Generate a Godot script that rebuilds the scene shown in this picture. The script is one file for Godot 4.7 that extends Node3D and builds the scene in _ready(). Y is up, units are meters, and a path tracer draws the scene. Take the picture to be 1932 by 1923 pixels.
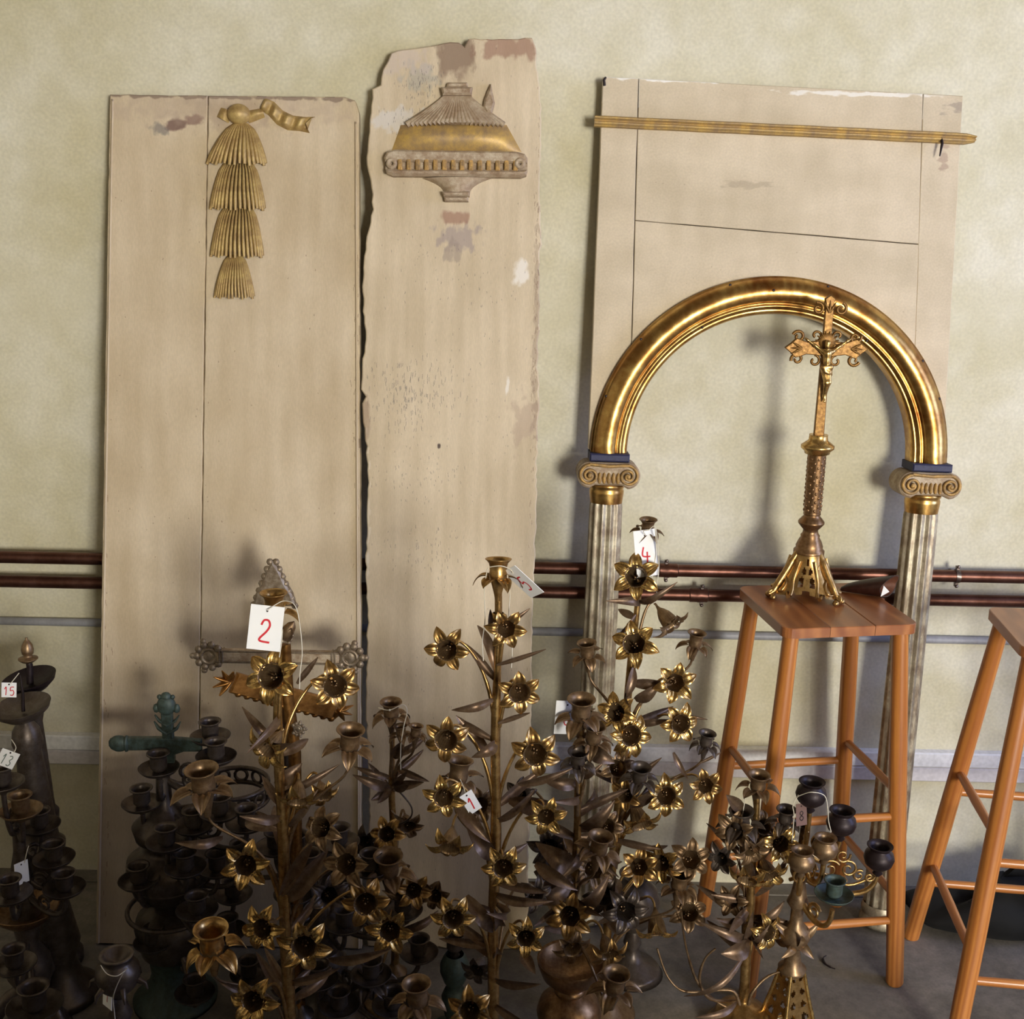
extends Node3D
# A sale-room corner: old painted boards and an arched altar frame lean on a plaster wall with copper pipes; two pine stools; a crowd of brass lily candelabra.

const EYE := Vector3(0, 1.6, 0)
const F := 2200.0          # focal length in pixels of the 1932 x 1923 frame
const WALL := -2.6         # plane of the back wall
var view := Basis()
var names := {}
var mats := {}
var rng := RandomNumberGenerator.new()

# ------------------------------------------------------------------ mesh building
class Mb:
	var v := PackedVector3Array()
	var t := PackedVector2Array()
	var i := PackedInt32Array()

	func vert(p: Vector3, uv := Vector2.ZERO) -> int:
		v.append(p)
		t.append(uv)
		return v.size() - 1

	func tri(a: int, b: int, c: int) -> void:
		i.append(a)
		i.append(b)
		i.append(c)

	func quad(a: int, b: int, c: int, d: int) -> void:
		tri(a, b, c)
		tri(a, c, d)

	func flat(a: Vector3, b: Vector3, c: Vector3, d: Vector3) -> void:
		quad(vert(a, Vector2(a.x, a.y)), vert(b, Vector2(b.x, b.y)), vert(c, Vector2(c.x, c.y)), vert(d, Vector2(d.x, d.y)))

	# rows of points; the surface joins neighbours; around = each row closes on itself
	func grid(rows: Array, around := false, uv_scale := Vector2.ONE) -> void:
		var first := v.size()
		var n: int = rows[0].size()
		for r in rows.size():
			for c in n:
				vert(rows[r][c], Vector2(float(c) / maxi(n - 1, 1) * uv_scale.x, float(r) / maxi(rows.size() - 1, 1) * uv_scale.y))
		for r in rows.size() - 1:
			for c in (n if around else n - 1):
				var c2 := (c + 1) % n
				quad(first + r * n + c, first + r * n + c2, first + (r + 1) * n + c2, first + (r + 1) * n + c)

	# profile points are (radius, height); a repeated point makes a sharp edge
	func lathe(profile: Array, n := 24, at := Transform3D.IDENTITY, flute := 0.0, flutes := 0) -> void:
		var run := []
		for k in profile.size():
			var p: Vector2 = profile[k]
			if k > 0 and p.is_equal_approx(profile[k - 1]):
				if run.size() > 1:
					grid(run, true, Vector2(1, 1))
				run = []
			var row := PackedVector3Array()
			for c in n:
				var a := -TAU * c / n
				var r := p.x
				if flutes > 0:
					r -= flute * pow(absf(cos(a * flutes / 2.0)), 1.5)
				row.append(at * Vector3(r * cos(a), p.y, r * sin(a)))
			run.append(row)
		if run.size() > 1:
			grid(run, true, Vector2(1, 1))

	func tube(path: PackedVector3Array, radii: Array, n := 8, caps := true, squash := 1.0) -> void:
		var rows := []
		var d0 := (path[1] - path[0]).normalized()
		var side := d0.cross(Vector3.UP if absf(d0.y) < 0.9 else Vector3.RIGHT).normalized()
		for k in path.size():
			var d := (path[mini(k + 1, path.size() - 1)] - path[maxi(k - 1, 0)]).normalized()
			side = (side - d * side.dot(d)).normalized()
			var up := d.cross(side)
			var r: float = radii[mini(k * radii.size() / path.size(), radii.size() - 1)] if radii.size() != path.size() else radii[k]
			var row := PackedVector3Array()
			for c in n:
				var a := TAU * c / n
				row.append(path[k] + side * cos(a) * r + up * sin(a) * r * squash)
			rows.append(row)
		var length := 0.0
		for k in path.size() - 1:
			length += path[k].distance_to(path[k + 1])
		grid(rows, true, Vector2(1, length))
		if caps:
			for e in [0, path.size() - 1]:
				var mid := vert(path[e])
				var ring := []
				for c in n:
					ring.append(vert(rows[e][c]))
				for c in n:
					tri(mid, ring[c], ring[(c + 1) % n])

	# an outline in x and y drawn out from z0 back to z1, edges chamfered by b
	func prism(poly: PackedVector2Array, z0: float, z1: float, b := 0.0, at := Transform3D.IDENTITY, uv_box := Rect2(0, 0, 1, 1)) -> void:
		if Geometry2D.is_polygon_clockwise(poly):
			poly = poly.duplicate()
			poly.reverse()
		var n := poly.size()
		var inner := PackedVector2Array()
		for k in n:
			var e1 := (poly[k] - poly[(k + n - 1) % n]).normalized()
			var e2 := (poly[(k + 1) % n] - poly[k]).normalized()
			var nor := Vector2(-e1.y - e2.y, e1.x + e2.x)
			var den := maxf(0.5, 1.0 + e1.dot(e2))
			inner.append(poly[k] + nor * (b / den))
		var tris := Geometry2D.triangulate_polygon(inner if b > 0.0 else poly)
		if tris.is_empty():
			tris = Geometry2D.triangulate_polygon(poly)
		for side in 2:
			var z := z0 if side == 0 else z1
			var face := inner if side == 0 and b > 0.0 else poly
			var first := v.size()
			for p in face:
				vert(at * Vector3(p.x, p.y, z), (p - uv_box.position) / uv_box.size)
			for k in range(0, tris.size(), 3):
				tri(first + tris[k], first + tris[k + 1], first + tris[k + 2])
		var zb := z0 - b if z0 > z1 else z0 + b
		for k in n:
			var k2 := (k + 1) % n
			var uv := (poly[k] - uv_box.position) / uv_box.size
			var ring := [Vector3(poly[k].x, poly[k].y, z1), Vector3(poly[k2].x, poly[k2].y, z1), Vector3(poly[k2].x, poly[k2].y, zb), Vector3(poly[k].x, poly[k].y, zb)]
			quad(vert(at * ring[0], uv), vert(at * ring[1], uv), vert(at * ring[2], uv), vert(at * ring[3], uv))
			if b > 0.0:
				quad(vert(at * ring[3], uv), vert(at * ring[2], uv), vert(at * Vector3(inner[k2].x, inner[k2].y, z0), uv), vert(at * Vector3(inner[k].x, inner[k].y, z0), uv))

	func box(lo: Vector3, hi: Vector3, b := 0.0, at := Transform3D.IDENTITY) -> void:
		prism(PackedVector2Array([Vector2(lo.x, lo.y), Vector2(hi.x, lo.y), Vector2(hi.x, hi.y), Vector2(lo.x, hi.y)]), hi.z, lo.z, b, at)

	func ball(at: Vector3, r: Vector3, n := 14) -> void:
		var rows := []
		for k in n / 2 + 1:
			var a := PI * k / (n / 2)
			var row := PackedVector3Array()
			for c in n:
				row.append(at + Vector3(sin(a) * cos(TAU * c / n) * r.x, cos(a) * r.y, sin(a) * sin(TAU * c / n) * r.z))
			rows.append(row)
		grid(rows, true)

	func mesh() -> ArrayMesh:
		var nor := PackedVector3Array()
		nor.resize(v.size())
		for k in range(0, i.size(), 3):
			var f := (v[i[k + 2]] - v[i[k]]).cross(v[i[k + 1]] - v[i[k]])
			nor[i[k]] += f
			nor[i[k + 1]] += f
			nor[i[k + 2]] += f
		for k in nor.size():
			nor[k] = nor[k].normalized() if nor[k].length_squared() > 1e-24 else Vector3.UP
		var a := []
		a.resize(Mesh.ARRAY_MAX)
		a[Mesh.ARRAY_VERTEX] = v
		a[Mesh.ARRAY_NORMAL] = nor
		a[Mesh.ARRAY_TEX_UV] = t
		a[Mesh.ARRAY_INDEX] = i
		var m := ArrayMesh.new()
		m.add_surface_from_arrays(Mesh.PRIMITIVE_TRIANGLES, a)
		return m


# ------------------------------------------------------------------ nodes
func numbered(called: String) -> String:
	var n: int = names.get(called, 0)
	names[called] = n + 1
	return called if n == 0 else "%s_%03d" % [called, n]

func thing(called: String, label: String, category: String, at := Vector3.ZERO, group := "") -> Node3D:
	var o := Node3D.new()
	o.name = numbered(called)
	add_child(o)
	o.position = at
	tag(o, label, category, group)
	return o

func tag(o: Node3D, label: String, category: String, group := "") -> void:
	o.set_meta("label", label)
	o.set_meta("category", category)
	if group:
		o.set_meta("group", group)

func part(called: String, shape, m: Material, parent: Node3D, at := Transform3D.IDENTITY) -> MeshInstance3D:
	var o := MeshInstance3D.new()
	o.name = called
	o.mesh = shape.mesh() if shape is Mb else shape
	o.material_override = m
	o.transform = at
	parent.add_child(o, true)
	return o

func structure(called: String, shape, m: Material) -> MeshInstance3D:
	var o := part(called, shape, m, self)
	o.set_meta("kind", "structure")
	return o

# ------------------------------------------------------------------ where a thing seen in the survey photograph stands
func ray(x: float, y: float) -> Vector3:
	return view * Vector3((x - 966.0) / F, (961.5 - y) / F, -1)

func at(x: float, y: float, z: float) -> Vector3:
	var d := ray(x, y)
	return EYE + d * (z / d.z)

func level(x: float, y: float, h: float) -> Vector3:
	var d := ray(x, y)
	return EYE + d * ((h - EYE.y) / d.y)

func scale_at(p: Vector3) -> float:   # pixels per metre at a point
	return F / -((p - EYE) * view).z

func on(root: Node3D, x: float, y: float) -> Vector2:   # a place on the front plane of a leaning board, in its own axes
	var d := ray(x, y)
	var n := root.basis.z
	var hit := EYE + d * (n.dot(root.position - EYE) / n.dot(d))
	var l := root.transform.affine_inverse() * hit
	return Vector2(l.x, l.y)

func ons(root: Node3D, px: Array) -> PackedVector2Array:
	var out := PackedVector2Array()
	for k in range(0, px.size(), 2):
		out.append(on(root, px[k], px[k + 1]))
	return out

func bounds(p: PackedVector2Array) -> Rect2:
	var r := Rect2(p[0], Vector2.ZERO)
	for q in p:
		r = r.expand(q)
	return r

func bezier(a: Vector3, b: Vector3, c: Vector3, d: Vector3, n := 10) -> PackedVector3Array:
	var out := PackedVector3Array()
	for k in n + 1:
		out.append(a.bezier_interpolate(b, c, d, float(k) / n))
	return out

func spline(p: Array, n := 5) -> PackedVector3Array:
	var out := PackedVector3Array()
	for k in p.size() - 1:
		var a: Vector3 = p[maxi(k - 1, 0)]
		var d: Vector3 = p[mini(k + 2, p.size() - 1)]
		for s in n:
			out.append((p[k] as Vector3).cubic_interpolate(p[k + 1], a, d, float(s) / n))
	out.append(p[-1])
	return out

# ------------------------------------------------------------------ materials
func noise(w: int, h: int, f: float, s: int, octaves := 4, kind := FastNoiseLite.TYPE_SIMPLEX_SMOOTH) -> PackedByteArray:
	var n := FastNoiseLite.new()
	n.seed = s
	n.frequency = f
	n.noise_type = kind
	n.fractal_octaves = octaves
	var im := n.get_seamless_image(w, h)
	im.convert(Image.FORMAT_L8)
	return im.get_data()

func texture(im: Image) -> ImageTexture:
	return ImageTexture.create_from_image(im)

func mottled(w: int, h: int, a: Color, b: Color, f1: float, f2: float, s: int, fine := 0.06, stretch := 1) -> ImageTexture:
	var n1 := noise(w, h, f1, s, 4)
	var n2 := noise(w, h, f2, s + 1, 3)
	var n3 := noise(w, h, 0.35, s + 2, 2)
	var d := PackedByteArray()
	d.resize(w * h * 3)
	for k in w * h:
		var k2 := k
		if stretch > 1:
			k2 = (k / w / stretch) * w + k % w
		var g := clampf((n1[k] / 255.0 * 0.65 + n2[k2] / 255.0 * 0.35 - 0.5) * 1.7 + 0.5, 0.0, 1.0)
		var l := 1.0 + (n3[k2] / 255.0 - 0.5) * 2.0 * fine
		d[k * 3] = int(clampf(lerpf(a.r, b.r, g) * l, 0, 1) * 255)
		d[k * 3 + 1] = int(clampf(lerpf(a.g, b.g, g) * l, 0, 1) * 255)
		d[k * 3 + 2] = int(clampf(lerpf(a.b, b.b, g) * l, 0, 1) * 255)
	return texture(Image.create_from_data(w, h, false, Image.FORMAT_RGB8, d))

func mat(called: String, color := Color.WHITE, rough := 0.6, metal := 0.0) -> StandardMaterial3D:
	if mats.has(called):
		return mats[called]
	var m := StandardMaterial3D.new()
	m.resource_name = called
	m.albedo_color = color
	m.roughness = rough
	m.metallic = metal
	m.cull_mode = BaseMaterial3D.CULL_DISABLED
	mats[called] = m
	return m

func triplanar(m: StandardMaterial3D, t: Texture2D, size: float, world := false) -> StandardMaterial3D:
	m.albedo_texture = t
	m.uv1_triplanar = true
	m.uv1_world_triplanar = world
	m.uv1_scale = Vector3.ONE / size
	return m

func make_materials() -> void:
	var plaster := mat("plaster", Color.WHITE, 0.85)
	triplanar(plaster, mottled(1024, 1024, Color(0.755, 0.725, 0.61), Color(0.835, 0.815, 0.745), 0.006, 0.03, 11, 0.05), 3.1, true)
	plaster.normal_enabled = true
	plaster.normal_scale = 0.25
	var pn := NoiseTexture2D.new()
	var fn := FastNoiseLite.new()
	fn.seed = 4
	fn.frequency = 0.02
	fn.fractal_octaves = 5
	pn.noise = fn
	pn.seamless = true
	pn.width = 1024
	pn.height = 1024
	pn.as_normal_map = true
	pn.bump_strength = 4.0
	plaster.normal_texture = pn
	var conc := mat("concrete", Color.WHITE, 0.75)
	triplanar(conc, mottled(512, 512, Color(0.37, 0.35, 0.32), Color(0.52, 0.49, 0.45), 0.012, 0.08, 21, 0.08), 1.4, true)
	triplanar(mat("ceiling_paint", Color.WHITE, 0.9), mottled(256, 256, Color(0.4, 0.35, 0.29), Color(0.52, 0.47, 0.4), 0.01, 0.05, 31), 3.0, true)
	# metals: tarnish comes from a computed pattern of colour and of roughness
	var tarnish := mottled(512, 512, Color(0.74, 0.68, 0.62), Color(1, 1, 1), 0.012, 0.05, 41, 0.06)
	var dull := mottled(512, 512, Color(0.65, 0.65, 0.65), Color(1, 1, 1), 0.015, 0.06, 45, 0.08)
	for d in [["brass", Color(0.78, 0.65, 0.43), 0.34, 0.92, 0.11], ["brass_bright", Color(0.87, 0.74, 0.48), 0.28, 0.92, 0.14], ["brass_dull", Color(0.58, 0.49, 0.38), 0.46, 0.75, 0.1], ["brass_leaf", Color(0.52, 0.44, 0.37), 0.44, 0.7, 0.12],
			["bronze_dark", Color(0.4, 0.365, 0.34), 0.42, 0.6, 0.15], ["verdigris", Color(0.29, 0.36, 0.345), 0.6, 0.2, 0.1], ["silver_dull", Color(0.62, 0.57, 0.5), 0.5, 0.5, 0.1], ["gilt_red", Color(0.62, 0.45, 0.24), 0.42, 0.85, 0.08], ["iron", Color(0.19, 0.15, 0.165), 0.5, 0.5, 0.1],
			["gilt_flat", Color(0.56, 0.42, 0.21), 0.5, 0.6, 0.07], ["bronze_red", Color(0.6, 0.48, 0.35), 0.38, 0.85, 0.06], ["brass_inner", Color(0.58, 0.49, 0.37), 0.42, 0.7, 0.1]]:
		var m := mat(d[0], d[1], d[2], d[3])
		triplanar(m, tarnish, d[4])
		m.roughness = d[2] * 1.3
		m.roughness_texture = dull
		m.roughness_texture_channel = BaseMaterial3D.TEXTURE_CHANNEL_RED
		m.roughness = 0.06 + d[2]
	var gold := mat("gilding", Color(0.9, 0.77, 0.5), 0.3, 0.95)
	triplanar(gold, mottled(512, 512, Color(0.6, 0.46, 0.37), Color(1.0, 1.0, 0.96), 0.012, 0.05, 51, 0.08), 0.5)
	triplanar(mat("gilding_matt", Color(0.78, 0.7, 0.51), 0.5, 0.2), mottled(256, 256, Color(0.72, 0.64, 0.56), Color(1.0, 0.97, 0.86), 0.02, 0.08, 53, 0.1), 0.16)
	triplanar(mat("gilding_worn", Color(0.8, 0.73, 0.58), 0.48, 0.22), mottled(256, 256, Color(0.72, 0.66, 0.64), Color(1.0, 0.9, 0.62), 0.02, 0.08, 58, 0.1), 0.2)
	triplanar(mat("stone_gilt", Color(0.78, 0.68, 0.5), 0.55, 0.2), mottled(256, 256, Color(0.6, 0.56, 0.53), Color(1.0, 0.9, 0.68), 0.02, 0.08, 55, 0.12), 0.12)
	triplanar(mat("column_silver", Color(0.82, 0.79, 0.73), 0.42, 0.35), mottled(256, 256, Color(0.62, 0.56, 0.51), Color(1, 1, 0.95), 0.02, 0.09, 57, 0.15, 4), 0.3)
	triplanar(mat("relief_grey", Color(0.75, 0.69, 0.6), 0.6, 0.1), mottled(256, 256, Color(0.7, 0.62, 0.55), Color(1, 1, 1), 0.02, 0.09, 59, 0.12), 0.2)
	triplanar(mat("blue_paint", Color(0.16, 0.17, 0.3), 0.6), mottled(128, 128, Color(0.75, 0.75, 0.8), Color(1.5, 1.4, 1.3), 0.05, 0.2, 61, 0.2), 0.08)
	triplanar(mat("copper", Color(0.47, 0.335, 0.3), 0.38, 0.9), tarnish, 0.6)
	mat("steel_clip", Color(0.5, 0.45, 0.43), 0.35, 1.0)
	triplanar(mat("conduit_paint", Color(0.6, 0.6, 0.62), 0.5), mottled(128, 128, Color(0.85, 0.85, 0.85), Color(1, 1, 1), 0.03, 0.1, 63), 0.5)
	triplanar(mat("trunking_white", Color(0.95, 0.95, 0.96), 0.45), mottled(128, 128, Color(0.92, 0.92, 0.92), Color(1, 1, 1), 0.03, 0.1, 65), 0.5)
	triplanar(mat("trunking_grey", Color(0.85, 0.83, 0.84), 0.5), mottled(128, 128, Color(0.92, 0.92, 0.92), Color(1, 1, 1), 0.03, 0.1, 67), 0.5)
	# pine: long grain along v
	var pine := mat("pine", Color.WHITE, 0.42)
	pine.albedo_texture = wood(Color(0.62, 0.36, 0.15), Color(0.78, 0.52, 0.25), 71)
	pine.clearcoat_enabled = true
	pine.clearcoat = 0.4
	pine.clearcoat_roughness = 0.25
	var seat := mat("pine_seat", Color.WHITE, 0.4)
	seat.albedo_texture = wood(Color(0.52, 0.29, 0.15), Color(0.7, 0.45, 0.25), 73)
	seat.clearcoat_enabled = true
	seat.clearcoat = 0.5
	seat.clearcoat_roughness = 0.3
	mat("paper", Color(0.93, 0.93, 0.93), 0.8)
	mat("paper_brown", Color(0.42, 0.32, 0.3), 0.8)
	mat("red_ink", Color(0.78, 0.06, 0.14), 0.6)
	mat("grey_ink", Color(0.45, 0.5, 0.47), 0.6)
	mat("string", Color(0.82, 0.79, 0.72), 0.9)
	triplanar(mat("leather_brown", Color(0.2, 0.1, 0.075), 0.4), tarnish, 0.1)
	triplanar(mat("leather_tan", Color(0.45, 0.28, 0.2), 0.55), tarnish, 0.1)
	triplanar(mat("black_cloth", Color(0.035, 0.035, 0.045), 0.85), dull, 0.2)
	mat("window_paint", Color(0.8, 0.79, 0.75), 0.5)
	triplanar(mat("dark_wood", Color(0.16, 0.1, 0.07), 0.45), tarnish, 0.5)

func wood(a: Color, b: Color, s: int) -> ImageTexture:
	var w := 128
	var h := 512
	var n1 := noise(w, h, 0.02, s, 3)
	var n2 := noise(w, h, 0.06, s + 3, 3)
	var d := PackedByteArray()
	d.resize(w * h * 3)
	for y in h:
		for x in w:
			var warp := n1[(y / 8) * w + x] / 255.0
			var g := 0.5 + 0.5 * sin(x * TAU / 16.0 + warp * 9.0)
			g = clampf(0.55 * g + 0.6 * (n2[(y / 6) * w + x] / 255.0) - 0.1, 0, 1)
			var k := (y * w + x) * 3
			d[k] = int(lerpf(a.r, b.r, g) * 255)
			d[k + 1] = int(lerpf(a.g, b.g, g) * 255)
			d[k + 2] = int(lerpf(a.b, b.b, g) * 255)
	return texture(Image.create_from_data(w, h, false, Image.FORMAT_RGB8, d))

# old paint on a board: long vertical streaks, worn spots; stains are [u, v, radius u, radius v, colour, strength, raggedness]
func board_paint(called: String, a: Color, b: Color, s: int, stains: Array, specks: Array) -> StandardMaterial3D:
	var w := 512
	var h := 1536
	var n1 := noise(w, h, 0.004, s, 4)
	var n2 := noise(w, h, 0.02, s + 1, 3)
	var n3 := noise(w, h, 0.03, s + 2, 4)
	var n4 := noise(w, h, 0.25, s + 5, 2)
	var d := PackedByteArray()
	d.resize(w * h * 3)
	for y in h:
		for x in w:
			var k := y * w + x
			var g := clampf((n1[k] / 255.0 * 0.55 + n2[(y / 7) * w + x] / 255.0 * 0.45 - 0.5) * 1.6 + 0.5, 0, 1)
			var c := a.lerp(b, g)
			var f := 1.0 + (n4[(y / 3) * w + x] / 255.0 - 0.5) * 0.07
			d[k * 3] = int(clampf(c.r * f, 0, 1) * 255)
			d[k * 3 + 1] = int(clampf(c.g * f, 0, 1) * 255)
			d[k * 3 + 2] = int(clampf(c.b * f, 0, 1) * 255)
	for st in stains:
		var c: Color = st[4]
		for y in range(maxi(0, int((st[1] - st[3] * 1.6) * h)), mini(h, int((st[1] + st[3] * 1.6) * h) + 1)):
			for x in range(maxi(0, int((st[0] - st[2] * 1.6) * w)), mini(w, int((st[0] + st[2] * 1.6) * w) + 1)):
				var k := y * w + x
				var q := Vector2((float(x) / w - st[0]) / st[2], (float(y) / h - st[1]) / st[3])
				var e = 1.0 - pow(pow(absf(q.x), 3.0) + pow(absf(q.y), 3.0), 0.333) + (n3[k] / 255.0 - 0.5) * 2.0 * st[6]
				var m: float = clampf(e * 2.6, 0, 1) * st[5] * 0.85
				for j in 3:
					d[k * 3 + j] = int(lerpf(d[k * 3 + j], c[j] * 255.0, m))
	rng.seed = s
	for sp in specks:   # scattered nicks: [u, v, ru, rv, how many, length, colour]
		for j in sp[4]:
			var u: float = sp[0] + rng.randfn() * sp[2] * 0.5
			var vv: float = sp[1] + rng.randfn() * sp[3] * 0.5
			var n := int(rng.randf_range(0.4, 1.0) * sp[5])
			var c: Color = sp[6]
			var lean := rng.randf_range(-0.3, 0.3)
			for q in n + 1:
				var x := int(u * w + q * lean)
				var y := int(vv * h) + q
				if x >= 0 and y >= 0 and x < w and y < h:
					var m := rng.randf_range(0.35, 0.9)
					var k := (y * w + x) * 3
					for ch in 3:
						d[k + ch] = int(lerpf(d[k + ch], c[ch] * 255.0, m))
	var m := mat(called, Color.WHITE, 0.7)
	m.albedo_texture = texture(Image.create_from_data(w, h, false, Image.FORMAT_RGB8, d))
	m.texture_repeat = false
	return m

# ------------------------------------------------------------------ the scene
func _ready() -> void:
	rng.seed = 7
	var cam := Camera3D.new()
	cam.name = "camera"
	cam.fov = rad_to_deg(2.0 * atan(961.5 / F))
	cam.position = EYE
	view = Basis(Vector3.RIGHT, deg_to_rad(-14.0)) * Basis(Vector3.BACK, deg_to_rad(1.15))
	cam.basis = view
	cam.near = 0.05
	cam.far = 60.0
	add_child(cam)
	cam.current = true
	var we := WorldEnvironment.new()
	we.name = "environment"
	var env := Environment.new()
	env.background_mode = Environment.BG_SKY
	var sky := Sky.new()
	var ps := ProceduralSkyMaterial.new()
	ps.sky_top_color = Color(0.55, 0.66, 0.85)
	ps.sky_horizon_color = Color(0.85, 0.88, 0.92)
	sky.sky_material = ps
	env.sky = sky
	env.tonemap_mode = Environment.TONE_MAPPER_LINEAR
	env.tonemap_exposure = 1.0
	env.sdfgi_enabled = true
	env.ssao_enabled = true
	env.ssil_enabled = true
	we.environment = env
	add_child(we)
	# daylight: a tall window in the wall behind the camera, a second one in the side wall
	daylight(Vector3(2.35, 1.55, 3.93), Vector2(1.2, 1.3), Vector3(0, 0, -1), Color(1.0, 0.985, 0.95), 22.5)
	daylight(Vector3(3.14, 1.75, -1.4), Vector2(1.2, 1.7), Vector3(-1, 0, 0), Color(0.62, 0.72, 1.0), 2.4)

	make_materials()
	room()
	services()
	plain_board()
	urn_board()
	altar_frame()
	stools()
	crucifix()
	small_things()
	make_flower_shapes()
	lilies()
	dark_candelabra()

func daylight(at_: Vector3, size: Vector2, towards: Vector3, color: Color, energy: float) -> void:
	var l := AreaLight3D.new()
	l.name = "window_daylight"
	add_child(l, true)
	l.area_size = size
	l.position = at_
	l.basis = Basis.looking_at(towards)
	l.light_color = color
	l.light_energy = energy
	l.area_normalize_energy = false
	l.area_range = 14.0
	l.area_attenuation = 2.0
	l.shadow_enabled = true

# ------------------------------------------------------------------ room
func room() -> void:
	var m := Mb.new()
	m.box(Vector3(-3.2, -0.1, WALL - 0.2), Vector3(3.4, 3.3, WALL))
	structure("wall_back", m, mat("plaster"))
	m = Mb.new()
	m.box(Vector3(-3.2, -0.1, WALL - 0.2), Vector3(3.4, 0, 4.2))
	structure("floor", m, mat("concrete"))
	m = Mb.new()
	m.box(Vector3(-3.2, 3.2, WALL - 0.2), Vector3(3.4, 3.3, 4.2))
	structure("ceiling", m, mat("ceiling_paint"))
	m = Mb.new()
	m.box(Vector3(-3.2, 0, WALL), Vector3(-3.0, 3.2, 4.0))
	structure("wall_left", m, mat("plaster"))
	# side wall and front wall, each with an opening for its window
	window_wall("wall_right", 1, Transform3D(Basis(Vector3.UP, -PI / 2), Vector3(3.2, 0, 0)), -2.6, 4.0, -2.0, -0.8, 0.9, 2.6)
	window_wall("wall_front", 2, Transform3D(Basis(Vector3.UP, PI), Vector3(0, 0, 4.0)), -3.2, 3.0, -3.0, -1.7, 0.88, 2.22)
	var cab := thing("low_cupboard", "long low dark wooden cupboard in the room between the viewpoint and the candelabra", "cupboard", Vector3(-0.62, 0, -0.6))
	m = Mb.new()
	m.box(Vector3(-1.32, 0.08, -0.15), Vector3(1.32, 0.78, 0.15), 0.01)
	part("body", m, mat("dark_wood"), cab)
	m = Mb.new()
	m.box(Vector3(-1.35, 0.78, -0.17), Vector3(1.35, 0.81, 0.17), 0.008)
	part("top", m, mat("dark_wood"), cab)
	for k in 4:
		m = Mb.new()
		m.box(Vector3(-1.29 + k * 0.65, 0.12, 0.15), Vector3(-0.67 + k * 0.65, 0.75, 0.165), 0.008)
		var door := part("door", m, mat("dark_wood"), cab)
		m = Mb.new()
		m.ball(Vector3(-0.73 + k * 0.65, 0.5, 0.172), Vector3(0.014, 0.014, 0.014), 10)
		part("knob", m, mat("brass"), door)
	for k in 4:
		m = Mb.new()
		m.box(Vector3(-1.3 if k % 2 == 0 else 1.22, 0, -0.14 if k < 2 else 0.06), Vector3(-1.22 if k % 2 == 0 else 1.3, 0.08, -0.06 if k < 2 else 0.14), 0.004)
		part("leg", m, mat("dark_wood"), cab)
	m = Mb.new()   # edge of the old floor slab along the wall
	m.box(Vector3(-3.0, 0, WALL), Vector3(3.2, 0.004, WALL + 0.05), 0.001)
	structure("baseboard_back", m, mat("concrete"))

func window_wall(called: String, n: int, place: Transform3D, x0: float, x1: float, a: float, b: float, y0: float, y1: float) -> void:
	var m := Mb.new()   # the wall faces +z of its own axes and is 0.2 m thick
	m.box(Vector3(x0, 0, -0.2), Vector3(a, 3.2, 0), 0, place)
	m.box(Vector3(b, 0, -0.2), Vector3(x1, 3.2, 0), 0, place)
	m.box(Vector3(a, 0, -0.2), Vector3(b, y0, 0), 0, place)
	m.box(Vector3(a, y1, -0.2), Vector3(b, 3.2, 0), 0, place)
	structure(called, m, mat("plaster"))
	m = Mb.new()
	for e in [[a, a + 0.05, y0, y1], [b - 0.05, b, y0, y1], [a + 0.05, b - 0.05, y0, y0 + 0.05], [a + 0.05, b - 0.05, y1 - 0.05, y1], [(a + b) / 2 - 0.02, (a + b) / 2 + 0.02, y0 + 0.05, y1 - 0.05]]:
		m.box(Vector3(e[0], e[2], -0.12), Vector3(e[1], e[3], -0.06), 0.005, place)
	var w := structure("window_%d" % n, m, mat("window_paint"))
	var glass := mat("window_glow", Color(0.9, 0.93, 0.97), 0.3)
	glass.emission_enabled = true
	glass.emission = Color(0.9, 0.95, 1.0)
	glass.emission_energy_multiplier = 1.2
	for k in 2:
		m = Mb.new()
		var xa := a + 0.05 if k == 0 else (a + b) / 2 + 0.02
		var xb := (a + b) / 2 - 0.02 if k == 0 else b - 0.05
		m.box(Vector3(xa, y0 + 0.05, -0.095), Vector3(xb, y1 - 0.05, -0.089), 0, place)
		part("window_pane", m, glass, w)

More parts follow.
